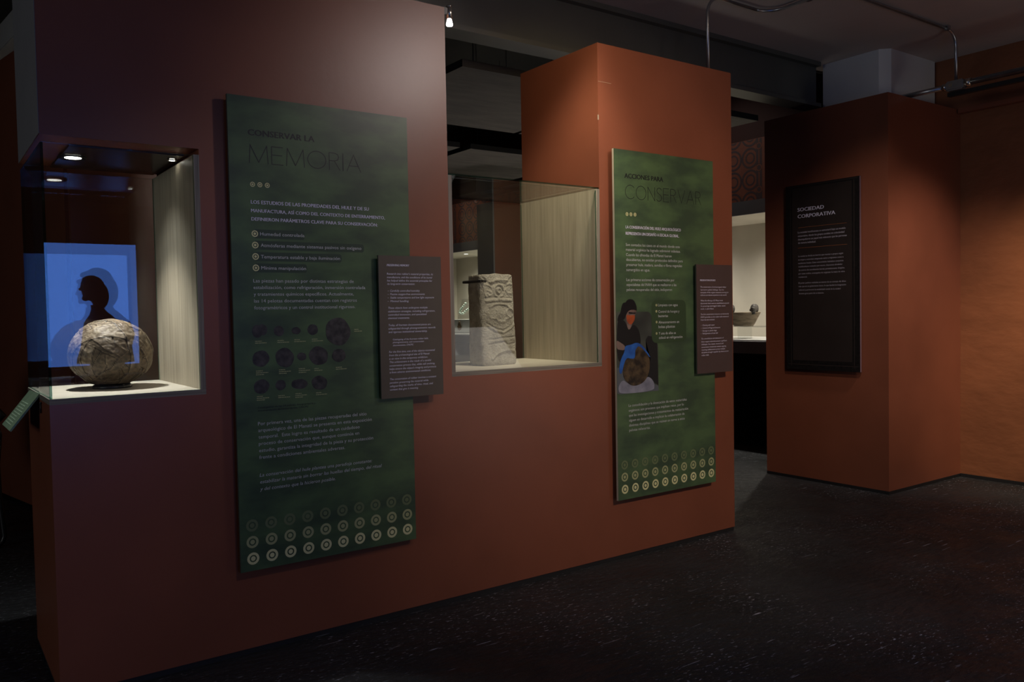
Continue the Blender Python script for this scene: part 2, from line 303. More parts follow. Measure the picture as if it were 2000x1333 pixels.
class MB:
    """collects shapes in world coordinates"""
    def __init__(s): s.bm = bmesh.new()
    def box(s, a, b, bevel=0.0, mi=0):
        r = bmesh.ops.create_cube(s.bm, size=1.0)
        for v in r['verts']:
            v.co = Vector([a[i] + (v.co[i] + 0.5) * (b[i] - a[i]) for i in range(3)])
        fs = {f for v in r['verts'] for f in v.link_faces}
        for f in fs: f.material_index = mi
        if bevel:
            bmesh.ops.bevel(s.bm, geom=list({e for v in r['verts'] for e in v.link_edges}), offset=bevel, segments=2, affect='EDGES')
        return s
    def obox(s, c, size, rot, bevel=0.0):
        r = bmesh.ops.create_cube(s.bm, size=1.0)
        for v in r['verts']:
            v.co = rot @ Vector([v.co[i] * size[i] for i in range(3)]) + Vector(c)
        if bevel:
            bmesh.ops.bevel(s.bm, geom=list({e for v in r['verts'] for e in v.link_edges}), offset=bevel, segments=2, affect='EDGES')
        return s
    def cyl(s, a, b, r, r2=None, seg=20, caps=True):
        a = Vector(a); b = Vector(b); d = b - a
        M = Matrix.Translation((a + b) / 2) @ d.to_track_quat('Z', 'Y').to_matrix().to_4x4()
        bmesh.ops.create_cone(s.bm, cap_ends=caps, segments=seg, radius1=r, radius2=r if r2 is None else r2, depth=d.length, matrix=M)
        return s
    def tube(s, pts, r, seg=10):
        pts = [Vector(p) for p in pts]; rings = []; up = Vector((0.123, 0.456, 0.88)).normalized()
        for i, p in enumerate(pts):
            t = (pts[min(i + 1, len(pts) - 1)] - pts[max(i - 1, 0)]).normalized()
            x = t.cross(up).normalized() if i == 0 else (px - t * px.dot(t)).normalized()
            px = x; y = t.cross(x)
            rr = r[i] if isinstance(r, (list, tuple)) else r
            rings.append([s.bm.verts.new(p + (x * math.cos(2 * math.pi * k / seg) + y * math.sin(2 * math.pi * k / seg)) * rr) for k in range(seg)])
        for a, b in zip(rings, rings[1:]):
            for k in range(seg): s.bm.faces.new((a[k], a[(k + 1) % seg], b[(k + 1) % seg], b[k]))
        s.bm.faces.new(rings[0][::-1]); s.bm.faces.new(rings[-1])
        return s
    def lathe(s, prof, c, seg=32):
        c = Vector(c); rings = [[s.bm.verts.new(c + Vector((r * math.cos(2 * math.pi * k / seg), r * math.sin(2 * math.pi * k / seg), z))) for k in range(seg)] for r, z in prof]
        for a, b in zip(rings, rings[1:]):
            for k in range(seg): s.bm.faces.new((a[k], a[(k + 1) % seg], b[(k + 1) % seg], b[k]))
        s.bm.faces.new(rings[0][::-1]); s.bm.faces.new(rings[-1])
        return s
    def ball(s, c, r, sub=2, sc=(1, 1, 1)):
        M = Matrix.Translation(Vector(c)) @ Matrix.Diagonal((sc[0], sc[1], sc[2], 1))
        bmesh.ops.create_icosphere(s.bm, subdivisions=sub, radius=r, matrix=M); return s
    def poly(s, pts):
        vs = [s.bm.verts.new(p) for p in pts]; s.bm.faces.new(vs); return s
    def done(s, name, m, parent=None, smooth=False, kind=None):
        me = bpy.data.meshes.new(name); o = bpy.data.objects.new(name, me)
        bmesh.ops.recalc_face_normals(s.bm, faces=s.bm.faces[:])
        if parent:
            off = wloc(parent)
            for v in s.bm.verts: v.co -= off
            o.parent = parent; WL[o.name] = tuple(off)
        s.bm.to_mesh(me); s.bm.free()
        COL.objects.link(o)
        if parent: WL[o.name] = tuple(wloc(parent))
        for x in (m if isinstance(m, (list, tuple)) else [m]): me.materials.append(x)
        if smooth:
            for p in me.polygons: p.use_smooth = True
        if kind: o['kind'] = kind
        return o

def raw(name, verts, faces, m, parent=None, smooth=False, kind=None):
    off = wloc(parent)
    me = bpy.data.meshes.new(name); me.from_pydata([tuple(Vector(v) - off) for v in verts], [], faces); me.update()
    o = bpy.data.objects.new(name, me); COL.objects.link(o)
    if parent: o.parent = parent; WL[o.name] = tuple(off)
    me.materials.append(m)
    if smooth:
        for p in me.polygons: p.use_smooth = True
    if kind: o['kind'] = kind
    return o

# flat print frames: (u, v, w) -> world.  u along the board, v up, w out of the board
def FY(y): return lambda u, v, w=0.0: (u, y - w, v)
def FX(x): return lambda u, v, w=0.0: (x - w, -u, v)

_tc = {}
def text_raw(t, off):
    key = (t, off)
    if key in _tc: return _tc[key]
    c = bpy.data.curves.new('t', 'FONT'); c.body = t; c.size = 1.0; c.resolution_u = 2; c.offset = off; c.fill_mode = 'FRONT'
    o = bpy.data.objects.new('t', c); COL.objects.link(o)
    dg = bpy.context.evaluated_depsgraph_get(); dg.update()
    me = bpy.data.meshes.new_from_object(o.evaluated_get(dg))
    vs = [tuple(v.co) for v in me.vertices]; fs = [tuple(p.vertices) for p in me.polygons]
    bpy.data.objects.remove(o); bpy.data.curves.remove(c); bpy.data.meshes.remove(me)
    _tc[key] = (vs, fs); return vs, fs
CAP = 0.0
def lettering(name, lines, frame, m, parent, off=0.0, slant=0.0, w=0.0006):
    global CAP
    if not CAP:
        vs, _ = text_raw('H', 0.0); CAP = max(v[1] for v in vs)
    V = []; F = []
    for t, u, v, wd, cap in lines:
        vs, fs = text_raw(t, 0.0)
        if not vs: continue
        x0 = min(p[0] for p in vs); x1 = max(p[0] for p in vs); s = wd / (x1 - x0); k = cap / CAP
        if t == '–': k = cap / CAP
        b = len(V)
        for li in ((-1, 0, 1) if off else (0,)):          # heavier print: three thin layers of ink, slightly shifted
            b = len(V); dx = li * off * k * 2.0
            V += [frame(u + dx + (p[0] - x0) * s + p[1] * k * slant, v + p[1] * k, w + .0001 * (li + 1)) for p in vs]
            F += [tuple(b + i for i in f) for f in fs]
    return raw(name, V, F, m, parent)

GLY = {'M': ([[(0, 0), (0.06, 1), (0.5, 0.05), (0.94, 1), (1, 0)]], 1.0), 'E': ([[(0.6, 0), (0, 0), (0, 1), (0.6, 1)], [(0, 0.53), (0.55, 0.53)]], 0.6),
       'R': ([[(0, 0), (0, 1), (0.3, 1), (0.5, 0.93), (0.56, 0.77), (0.5, 0.6), (0.3, 0.53), (0, 0.53)], [(0.3, 0.53), (0.62, 0)]], 0.62),
       'I': ([[(0, 0), (0, 1)]], 0.02), 'A': ([[(0, 0), (0.42, 1), (0.84, 0)], [(0.14, 0.33), (0.7, 0.33)]], 0.84),
       'V': ([[(0, 1), (0.4, 0), (0.8, 1)]], 0.8), 'N': ([[(0, 0), (0, 1), (0.74, 0), (0.74, 1)]], 0.74),
       'S': ([[(0.52, 0.87), (0.42, 0.97), (0.27, 1), (0.1, 0.94), (0.03, 0.78), (0.1, 0.63), (0.3, 0.53), (0.47, 0.43), (0.55, 0.26), (0.47, 0.08), (0.28, 0), (0.1, 0.03), (0, 0.14)]], 0.55)}
def _arc(a0, a1, n, r=0.5): return [(0.52 + 0.52 * math.cos(math.radians(a0 + (a1 - a0) * i / n)), 0.5 + 0.5 * math.sin(math.radians(a0 + (a1 - a0) * i / n))) for i in range(n + 1)]
GLY['O'] = ([_arc(0, 360, 32)], 1.04); GLY['C'] = ([_arc(42, 318, 26)], 0.92)
def thin_title(name, t, u, v, wd, cap, frame, m, parent, th=0.0016, w=0.0006):
    gap = 0.2; tot = sum(GLY[c][1] for c in t) + gap * (len(t) - 1); s = wd / (tot * cap)
    mb = MB(); x = 0.0; w0 = w; n_s = 0
    for c in t:
        for pl in GLY[c][0]:
            P = [(u + (x + a) * cap * s, v + b * cap) for a, b in pl]
            for (x0, y0), (x1, y1) in zip(P, P[1:]):
                n_s += 1; w = w0 + .00006 * (n_s % 3); d = math.hypot(x1 - x0, y1 - y0) or 1; nx, ny = -(y1 - y0) / d * th / 2, (x1 - x0) / d * th / 2; ex, ey = (x1 - x0) / d * th / 2, (y1 - y0) / d * th / 2
                mb.poly([frame(x0 - nx - ex, y0 - ny - ey, w), frame(x1 - nx + ex, y1 - ny + ey, w), frame(x1 + nx + ex, y1 + ny + ey, w), frame(x0 + nx - ex, y0 + ny - ey, w)])
        x += GLY[c][1] + gap
    return mb.done(name, m, parent)

def rings(name, items, frame, m, parent, w=0.0006, inner=0.62, dot=0.36, seg=20):
    for u, v, r in items:
        V = []; F = []; b = 0
        for k in range(seg):
            a = 2 * math.pi * k / seg; ca, sa = math.cos(a), math.sin(a)
            V += [frame(u + ca * r, v + sa * r, w), frame(u + ca * r * inner, v + sa * r * inner, w), frame(u + ca * r * dot, v + sa * r * dot, w)]
        for k in range(seg):
            j = (k + 1) % seg; F.append((b + 3 * k, b + 3 * j, b + 3 * j + 1, b + 3 * k + 1))
        if dot > 0: F.append(tuple(b + 3 * k + 2 for k in range(seg)))
        raw('printed_ring', V, F, m, parent)
def row10(a): (u0, v0, r0), (u1, v1, r1) = a; return [(u0 + (u1 - u0) * i / 9, v0 + (v1 - v0) * i / 9, r0 + (r1 - r0) * i / 9) for i in range(10)]
def discs(name, items, frame, m, parent, w=0.0006, seg=24, wob=0.04):
    for n_i, (u, v, rx, ry) in enumerate(items):
        V = []; F = []; b = 0; ph = u * 977; w = .0006 + .0001 * (n_i % 2)
        for k in range(seg):
            a = 2 * math.pi * k / seg; q = 1 + wob * (math.sin(2 * a + ph) + 0.6 * math.sin(5 * a + 2 * ph))
            V.append(frame(u + math.cos(a) * rx * q, v + math.sin(a) * ry * q, w))
        F.append(tuple(range(b, b + seg)))
        raw('ball_picture', V, F, m, parent)
def pill(name, items, frame, m, parent, r, w=0.0003):
    mb = MB()
    for u0, v, u1 in items:
        pts = [frame(u0, v - r, w), frame(u1 - r * .5, v - r, w)] + [frame(u1 - r * .5 + r * .5 * math.sin(math.pi * i / 8), v - r * math.cos(math.pi * i / 8), w) for i in range(1, 8)] + [frame(u1 - r * .5, v + r, w), frame(u0, v + r, w)]
        mb.poly(pts)
    return mb.done(name, m, parent)

# ------------------------------------------------------------------ materials
TERRA = mat('terracotta_paint', (0.215, 0.069, 0.037), 0.35, var=0.08, scale=2.5, bump=0.03, bscale=45, spec=0.5)
TERRA_R = mat('terracotta_plaster', (0.23, 0.085, 0.038), 0.5, var=0.12, scale=3, bump=0.45, bscale=10, stretch=(1, 1, 1.8), spec=0.35)
GREYP = mat('grey_paint_and_sheen', (0.19, 0.19, 0.205), 0.55, var=0.06, scale=3)  # grey trim and divider end; on the partition end, painted-in sheen
BLACKP = mat('black_paint', (0.012, 0.012, 0.013), 0.5, var=0.1)
DARKW = mat('dark_wall_paint', (0.05, 0.045, 0.045), 0.6, var=0.1)
BEAMM = mat('dark_green_grey_steel_paint', (0.10, 0.105, 0.092), 0.4, var=0.12, scale=2)
CEILM = mat('ceiling_plaster', (0.48, 0.43, 0.41), 0.85, var=0.08, scale=1.2, bump=0.2, bscale=12)
CEILB = mat('dark_ceiling_paint', (0.03, 0.03, 0.032), 0.8, var=0.1)
WHITEP = mat('white_column_paint', (0.62, 0.62, 0.62), 0.7, var=0.04, scale=3)
WOOD = mat('pale_ash_laminate', (0.62, 0.55, 0.42), 0.42, c2=(0.40, 0.34, 0.25), scale=5, stretch=(9, 9, 0.5), detail=9, ramp=(0.25, 0.75), spec=0.3)
WOODF = mat('pale_floor_board', (0.74, 0.70, 0.60), 0.5, c2=(0.60, 0.55, 0.45), scale=5, stretch=(0.6, 10, 1), detail=8, ramp=(0.25, 0.75), spec=0.3)
PLY = mat('plywood_edge', (0.22, 0.20, 0.165), 0.6, c2=(0.12, 0.108, 0.09), scale=10, stretch=(.3, .3, 22), detail=3, ramp=(0.35, 0.65)); PLYV = mat('plywood_edge_upright', (0.24, 0.215, 0.175), 0.6, c2=(0.12, 0.108, 0.09), scale=10, stretch=(22, .3, .3), detail=3, ramp=(0.35, 0.65))
GLASS = glass_mat('clear_glass'); GEDGE = glass_mat('green_glass_edge', (0.28, 0.50, 0.45))
ACRYL = glass_mat('clear_acrylic', (0.93, 0.94, 0.94))
METAL = mat('galvanised_conduit', (0.42, 0.43, 0.45), 0.32, 0.9, var=0.1, scale=20)
BMETAL = mat('brushed_nickel', (0.55, 0.52, 0.45), 0.28, 0.95)
BLACK = mat('black_plastic', (0.015, 0.015, 0.017), 0.35)
LAMP = mat('lamp_glow', (1, 1, 1), 0.5, emit=((1.0, 0.95, 0.86), 14.0))
LAMPS = mat('small_lamp_glow', (1, 1, 1), 0.5, emit=((1.0, 0.95, 0.9), 6.0))
LAMPW = mat('bulb_glow', (1, 1, 1), 0.5, emit=((1.0, 0.97, 0.93), 9.0))
GREENP = mat('printed_green_landscape', (0.080, 0.138, 0.062), 0.36, c2=(0.044, 0.074, 0.043), scale=4.5, stretch=(1.0, 1, 2.2), detail=9, ramp=(0.38, 0.62), bump=0.015, bscale=150, spec=0.45)
GREEND = mat('printed_dark_green', (0.024, 0.048, 0.028), 0.4); GREENB = mat('printed_bubble_green', (0.035, 0.065, 0.030), 0.4)
EDGEW = mat('pale_board_edge', (0.42, 0.38, 0.30), 0.6)
EDGED = mat('dark_board_edge', (0.03, 0.035, 0.03), 0.5)
BROWNP = mat('printed_dark_brown', (0.085, 0.070, 0.055), 0.4, var=0.08, scale=6, spec=0.4)
BROWND = mat('printed_black_brown', (0.024, 0.018, 0.0165), 0.4, var=0.1, scale=6); FRAMED = mat('printed_black_border', (0.007, 0.006, 0.006), 0.45, var=0.5, scale=60)
INKD = mat('ink_dark', (0.006, 0.006, 0.008), 0.5); INKL = mat('ink_lavender', (0.62, 0.62, 0.78), 0.6); INKG = mat('ink_grey', (0.50, 0.54, 0.55), 0.6); INKGD = mat('ink_grey_dim', (0.42, 0.40, 0.48), 0.6)
INKO = mat('ink_orange_rule', (0.40, 0.14, 0.05), 0.6)
YEL = mat('ink_pale_yellow', (0.62, 0.62, 0.33), 0.6); YEL2 = mat('ink_pale_yellow_half', (0.33, 0.36, 0.18), 0.6); YEL3 = mat('ink_pale_yellow_faint', (0.13, 0.17, 0.08), 0.6)
BALLP = mat('printed_rubber_ball', (0.062, 0.055, 0.054), 0.5, c2=(0.008, 0.008, 0.008), scale=38, detail=6, ramp=(0.35, 0.7))

# ------------------------------------------------------------------ setting
D = 2.929; DB = 3.53
def structure(mb, name, m, parent=None, smooth=False):
    o = mb.done(name, m, parent, smooth)
    if parent is None: o['kind'] = 'structure'
    return o

def floor_mat():
    m = bpy.data.materials.new('worn_dark_floor'); m.use_nodes = True; nt = m.node_tree; b = nt.nodes['Principled BSDF']; L = nt.links.new
    N = nt.nodes.new; tc = N('ShaderNodeTexCoord')
    def nz(scale, detail, stretch=(1, 1, 1), rot=0):
        mp = N('ShaderNodeMapping'); mp.inputs['Scale'].default_value = stretch; mp.inputs['Rotation'].default_value = (0, 0, rot); L(tc.outputs['Object'], mp.inputs[0])
        n = N('ShaderNodeTexNoise'); n.inputs['Scale'].default_value = scale; n.inputs['Detail'].default_value = detail; L(mp.outputs[0], n.inputs[0]); return n.outputs[0]
    def ramp(s, a, b_, c0=(0, 0, 0), c1=(1, 1, 1)):
        r = N('ShaderNodeValToRGB'); r.color_ramp.elements[0].position = a; r.color_ramp.elements[1].position = b_
        r.color_ramp.elements[0].color = (*c0, 1); r.color_ramp.elements[1].color = (*c1, 1); L(s, r.inputs[0]); return r.outputs[0]
    def mul(a, c, op='MULTIPLY'):
        n = N('ShaderNodeMath'); n.operation = op
        for i, v in enumerate((a, c)):
            if isinstance(v, (int, float)): n.inputs[i].default_value = v
            else: L(v, n.inputs[i])
        return n.outputs[0]
    base = ramp(nz(1.6, 8), 0.35, 0.7, (0.013, 0.0145, 0.0165), (0.032, 0.034, 0.038))
    specks = mul(ramp(nz(42, 5, (1, 2.6, 1), 0.5), 0.615, 0.68), ramp(nz(1.7, 6), 0.42, 0.62))
    fine = mul(ramp(nz(120, 3, (1, 3, 1), 0.4), 0.58, 0.72), 0.16)
    streak = mul(ramp(nz(26, 6, (0.25, 3, 1), -0.6), 0.66, 0.71), ramp(nz(0.9, 3), 0.45, 0.60))
    k = mul(mul(specks, fine, 'ADD'), streak, 'ADD')
    k2 = N('ShaderNodeClamp'); L(k, k2.inputs[0])
    mx = N('ShaderNodeMix'); mx.data_type = 'RGBA'; L(mul(k2.outputs[0], 0.8), mx.inputs['Factor']); L(base, mx.inputs['A']); mx.inputs['B'].default_value = (0.50, 0.52, 0.62, 1)
    L(mx.outputs['Result'], b.inputs['Base Color'])
    L(ramp(nz(5, 8), 0.3, 0.75, (0.42,) * 3, (0.68,) * 3), b.inputs['Roughness']); b.inputs['Specular IOR Level'].default_value = 0.30
    bp = N('ShaderNodeBump'); bp.inputs['Strength'].default_value = 0.8; bp.inputs['Distance'].default_value = 0.015; L(nz(13, 10, (1, 2.2, 1), 0.3), bp.inputs['Height']); L(bp.outputs[0], b.inputs['Normal'])
    return m
FLOORM = floor_mat()
XL = -6.0; XR = 5.863; YB = -7.5; YF = 12.0; ZC = 2.885; ZB = 3.6
fl = structure(MB().box((XL - .2, YB - .2, -.1), (7.2, YF + .2, 0)), 'floor', FLOORM)
# thin cut joints in the floor, each a shallow pale strip
for (x0, y0, x1, y1) in ((0.62, 4.3, 0.20, 5.05),):
    pass
structure(MB().box((XL - .2, YB - .2, ZC), (7.2, 3.62, ZC + .1)), 'ceiling', CEILM)
structure(MB().box((XL - .2, 3.62, ZB), (7.2, YF + .2, ZB + .1)).box((XL - .2, 3.60, ZC), (7.2, 3.64, ZB)), 'ceiling_rear', CEILB)
structure(MB().box((XR, YB, 0), (XR + .2, 3.79, ZC)), 'wall_right', TERRA_R)
structure(MB().box((XL - .2, YB, 0), (XL, YF, ZB)), 'wall_left', TERRA)
structure(MB().box((XL, YF, 0), (7.2, YF + .2, ZB)), 'wall_rear', DARKW)
structure(MB().box((XL, YB - .2, 0), (7.2, YB, ZC)), 'wall_front', TERRA)
structure(MB().box((XL, YB, 0), (XR, YB + .02, .10)), 'baseboard_front', BLACKP)

# main partition with two niches, butt-jointed volumes
wc = MB()
wc.box((.332, D, 0.02), (3.555, DB, .936))
wc.box((.332, D, 1.772), (.806, DB, 2.44))
wc.box((.806, D, .936), (1.793, DB, 2.44))
wc.box((2.617, D, .936), (3.555, DB, 2.44))
main = structure(wc, 'wall_center', TERRA)
# upper end of the partition, its raking sheen put in as grey colour
e = MB().box((.3305, D + .0, 1.774), (.3325, DB - .0, 2.44)).done('end_panel', GREYP, main); e['label'] = 'end face with raking sheen coloured in grey'
structure(MB().box((.335, D + .004, 0.0), (3.552, DB - .004, .02)), 'baseboard_center', BLACKP)
# small chips and a hairline joint on the outer corner of the taller pier
MB().box((2.6155, D - .0008, 2.085), (2.6195, D + .003, 2.108)).box((2.619, D - .0006, 2.262), (2.70, D + .001, 2.2635)).done('paint_chip', EDGEW, main)

# end pier beside the right wall
P3 = structure(MB().box((4.96, 2.865, .02), (XR, 3.79, 2.52)), 'wall_pier', TERRA)
structure(MB().box((4.957, 2.862, 0), (XR, 3.79, .02)), 'baseboard_pier', BLACKP)
structure(MB().box((XR - .012, YB, 0), (XR, 2.86, .022)), 'baseboard_right', BLACKP)
# white column above the pier, with chamfered corner
cb = MB(); pts = [(5.23, 3.50), (5.23, 3.085), (5.285, 3.03), (5.84, 3.03), (5.84, 3.50)]
vb = [cb.bm.verts.new((x, y, 2.52)) for x, y in pts]; vt = [cb.bm.verts.new((x, y, ZC)) for x, y in pts]
cb.bm.faces.new(vb[::-1]); cb.bm.faces.new(vt)
for i in range(5): cb.bm.faces.new((vb[i], vb[(i + 1) % 5], vt[(i + 1) % 5], vt[i]))
structure(cb, 'wall_column', WHITEP)
# steel beam with lips
structure(MB().box((XL, 3.50, 2.60), (5.15, 3.52, ZC)).box((XL, 3.46, 2.575), (5.15, 3.60, 2.60)).box((XL, 3.46, ZC - .03), (5.15, 3.60, ZC - .001)), 'ceiling_beam', BEAMM)

# ------------------------------------------------------------------ rear hall
# angled wall and return seen past the left end
aw = MB(); a = Vector((.72, 5.35)); b_ = Vector((-.5, 11.2)); n_ = Vector((-(b_ - a).y, (b_ - a).x)).normalized() * -.15
for z0, z1, s in ((.025, 2.89, aw),):
    q = [a, b_, b_ + n_, a + n_]
    v0 = [s.bm.verts.new((p.x, p.y, z0)) for p in q]; v1 = [s.bm.verts.new((p.x, p.y, z1)) for p in q]
    s.bm.faces.new(v0[::-1]); s.bm.faces.new(v1)
    for i in range(4): s.bm.faces.new((v0[i], v0[(i + 1) % 4], v1[(i + 1) % 4], v1[i]))
aw.box((.74, 5.30, .025), (2.0, 5.45, 2.89))
structure(aw, 'wall_angled', TERRA)
structure(MB().obox((.718, 7.0, 3.22), (.30, 5.0, .18), Matrix.Rotation(math.radians(7), 3, 'Z'), .004), 'ceiling_duct', WHITEP)
# dark partition seen through the stone's case
pt = MB().box((2.80, 4.25, 0), (3.02, 4.42, 1.95))
dv = structure(MB().box((4.135, 6.0, 0), (5.0, 6.25, 2.16)), 'wall_divider', TERRA)
e = MB().box((4.12, 6.0, 0), (4.135, 6.25, 2.16)).done('end_panel', GREYP, dv); e['label'] = 'dark grey end face'
pt.bm.free()
# vitrine wall: plane x = 5.87
XW = 5.87; Y0 = 3.79; Y1 = 10.6
structure(MB().box((XW, Y0, .03), (XW + .2, YF, .80)), 'wall_vitrine_lower', mat('matt_black_paint', (.008, .008, .008), .9, spec=.1))
structure(MB().box((XW, Y0, 2.635), (XW + .2, YF, ZB)).box((XW, Y1, .80), (XW + .2, YF, 2.635)), 'wall_vitrine_upper', mat('dark_red_paint', (.07, .022, .018), .7))
structure(MB().box((XW - .03, Y0, .80), (XW + .019, Y1, .905)).box((XW - .01, Y0, 2.0), (XW + .019, Y1, 2.117)), 'trim_vitrine', GREYP)
PATB = mat('printed_band_red_brown', (0.34, 0.12, 0.075), 0.6, var=0.1); PATD = mat('printed_band_dark', (0.12, 0.080, 0.085), 0.6)
band = MB().box((XW, Y0, 2.117), (XW + .02, Y1, 2.635)).done('patterned_frieze', PATB)
tag(band, 'red-brown printed band of dark ringed circles above the lit wall case', 'wall graphic')
fr = lambda u, v, w=0.0: (XW - w, u, v)
def clip_disc(mb, cy, cz, r0, r1, w, seg=28):
    z0, z1 = 2.119, 2.633
    for k in range(seg):
        a0 = 2 * math.pi * k / seg; a1 = 2 * math.pi * (k + 1) / seg
        q = [(cy + r1 * math.cos(a0), cz + r1 * math.sin(a0)), (cy + r1 * math.cos(a1), cz + r1 * math.sin(a1)), (cy + r0 * math.cos(a1), cz + r0 * math.sin(a1)), (cy + r0 * math.cos(a0), cz + r0 * math.sin(a0))]
        if max(p[1] for p in q) < z0 or min(p[1] for p in q) > z1: continue
        q = [(y, min(max(z, z0), z1)) for y, z in q]
        if r0 <= 0: q = q[:3]
        try: mb.poly([fr(y, z, w) for y, z in q])
        except ValueError: pass
pm = MB(); y = 4.636; i = 0; cols = []
while y < Y1 - .15: cols.append(y); y += .177 if (i % 6) != 5 else .36; i += 1
for cy in cols + [4.25, 4.05]:
    for cz in (2.105, 2.291, 2.477, 2.663):
        clip_disc(pm, cy, cz, .072, .090, .001); clip_disc(pm, cy, cz, .036, .050, .001)
for cy in [4.543, 4.36] + [c + .18 for c in cols[5::6]]:
    pm.poly([fr(cy - .03 + .0, 2.12, .0006), fr(cy + .03, 2.12, .0006), fr(cy + .03, 2.63, .0006), fr(cy - .03, 2.63, .0006)])
pm.done('ring_pattern', PATD, band)
pm = MB()
for cy in [4.543] + [c + .18 for c in cols[5::6]]:
    for cz in (2.20, 2.384, 2.567):
        clip_disc(pm, cy, cz, .020, .030, .0012)
        pm.poly([fr(cy - .006, cz + .035, .0012), fr(cy + .006, cz + .035, .0012), fr(cy + .006, min(cz + .148, 2.63), .0012), fr(cy - .006, min(cz + .148, 2.63), .0012)])
pm.done('small_ring_pattern', PATB, band)

vit = empty('wall_case', (XW, Y0, .905), 'long brightly lit wall case lined in pale board behind the gaps', 'display case')
CREAM = mat('pale_case_lining', (0.60, 0.56, 0.48), 0.6, var=0.05, scale=3)
MB().box((XW + .02, Y0, .905), (6.62, Y1, .917)).done('case_floor', mat('white_case_floor', (0.72, 0.72, 0.70), 0.5), vit)
MB().box((6.60, Y0, .917), (6.62, Y1, 2.0)).done('back_panel', CREAM, vit)
MB().box((XW + .02, Y0, 2.0), (6.62, Y1, 2.015)).done('case_ceiling', CREAM, vit)
MB().box((XW + .02, Y0, .917), (6.60, Y0 + .01, 2.0)).box((XW + .02, Y1 - .01, .917), (6.60, Y1, 2.0)).done('end_panel', CREAM, vit)
def downlight(loc, r, label, m=LAMPS, group=None, ring=BMETAL, strength=None):
    x, y, z = loc; t = empty('recessed_downlight', loc, label, 'lamp', group)
    MB().lathe([(r * .62, -.001), (r, -.0015), (r * .97, -.006), (r * .66, -.004)], (x, y, z)).done('trim_ring', ring, t, True)
    MB().cyl((x, y, z - .0045), (x, y, z - .001), r * .60, seg=24).done('diffuser', m, t)
    return t
for yy, lb in ((4.45, 'round downlight in the wall case ceiling over the clay bowl'), (6.1, 'round downlight in the wall case hidden behind the orange pier'), (7.8, 'round downlight in the wall case behind the dividing wall'), (9.6, 'round downlight glowing above the bead necklace')):
    downlight((6.14, yy, 2.0), .045, lb, group='wall case downlights')
    light('case_spot', 'SPOT', (6.14, yy, 1.985), (6.3, yy, .9), CASEW, (1.0, .93, .80), size=.03, angle=150, blend=.8)

# bowl with three effigy lugs on an acrylic riser
CLAY = mat('weathered_clay', (0.30, 0.24, 0.17), 0.8, c2=(0.15, 0.115, 0.08), scale=9, stretch=(1, 1, 5), bump=0.5, bscale=40)
DSTONE = mat('dark_stone', (0.07, 0.065, 0.06), 0.55, var=0.3, scale=20, bump=0.4, bscale=50)
rs = empty('acrylic_riser', (6.1, 4.93, .917), 'clear acrylic riser carrying the clay bowl in the wall case', 'display stand')
MB().box((5.99, 4.62, 1.024), (6.27, 5.10, 1.031)).done('shelf_plate', ACRYL, rs)
MB().box((6.07, 4.86, .917), (6.16, 4.95, 1.024)).done('post', ACRYL, rs)
bw = empty('clay_bowl', (6.13, 4.93, 1.031), 'flaring brown clay bowl with dark head-shaped lugs on its rim', 'bowl')
MB().lathe([(.0, 0.0), (.085, 0.0), (.10, .02), (.125, .07), (.15, .118), (.155, .122), (.150, .124), (.120, .075), (.09, .03), (.0, .02)], (6.13, 4.93, 1.031), 40).done('basin', CLAY, bw, True)
for dx, dy in ((-.145, .03), (.02, .146), (-.04, -.143), (.11, -.05)):
    m_ = MB(); c = (6.13 + dx, 4.93 + dy, 1.031 + .155)
    m_.ball(c, .034, 3, (.8, .8, 1.25)).ball((c[0] - .02, c[1] - .012, c[2] + .005), .013, 2).ball((c[0] - .012, c[1] + .02, c[2] - .012), .012, 2).box((c[0] - .015, c[1] - .015, c[2] - .05), (c[0] + .015, c[1] + .015, c[2] - .02), .004)
    m_.done('effigy_lug', DSTONE, bw, True)
# necklace on its tilted stand
BEADS = [(9.686, 1.326), (9.711, 1.3), (9.742, 1.279), (9.763, 1.258), (9.779, 1.237), (9.789, 1.216), (9.785, 1.195), (9.751, 1.184), (9.706, 1.189), (9.666, 1.21), (9.626, 1.23), (9.596, 1.246), (9.566, 1.261), (9.556, 1.282), (9.545, 1.302), (9.525, 1.323), (9.5, 1.335)]
JADE = mat('pale_jade', (0.50, 0.60, 0.53), 0.25, var=0.25, scale=30, spec=0.6)
st = empty('necklace_stand', (6.2, 9.62, .917), 'clear stepped stand behind the pale green bead necklace', 'display stand')
MB().box((6.02, 9.2, .917), (6.40, 10.05, 1.105), .003).done('base_block', mat('white_plinth', (.70, .70, .68), .45), st)
r_ = Matrix.Rotation(math.radians(16), 3, 'Y')
MB().obox((6.17, 9.60, 1.25), (.006, .46, .28), r_).done('back_plate', ACRYL, st)
ne = empty('bead_necklace', (6.14, 9.64, 1.18), 'pale green bead necklace hanging in a loop on its stand', 'necklace')
for i, (y, z) in enumerate(BEADS):
    rr = .0195 if 3 < i < 11 else .0175
    MB().ball((6.135 + (z - 1.18) * .25, y, z), rr, 2, (1, 1, .85)).done('bead', JADE, ne, True)
MB().tube([(6.135 + (z - 1.18) * .25, y, z) for y, z in BEADS], .003, 6).done('cord', EDGEW, ne, True)
GOLD = mat('brown_shell', (0.16, 0.10, 0.05), 0.5, var=0.4, scale=60)
br = empty('shell_pendant', (6.012, 9.604, 1.02), 'small notched brown pendant fixed below the bead necklace', 'ornament')
m_ = MB()
for dy, dz, r in ((0, .040, .026), (0, 0, .034), (.034, -.012, .020), (-.034, -.012, .020), (.024, .024, .016), (-.026, .022, .016), (0, -.036, .028), (.030, -.040, .017), (-.030, -.040, .017)): m_.ball((6.012, 9.604 + dy, 1.02 + dz), r, 1, (.35, 1, 1))
m_.done('carved_body', GOLD, br)
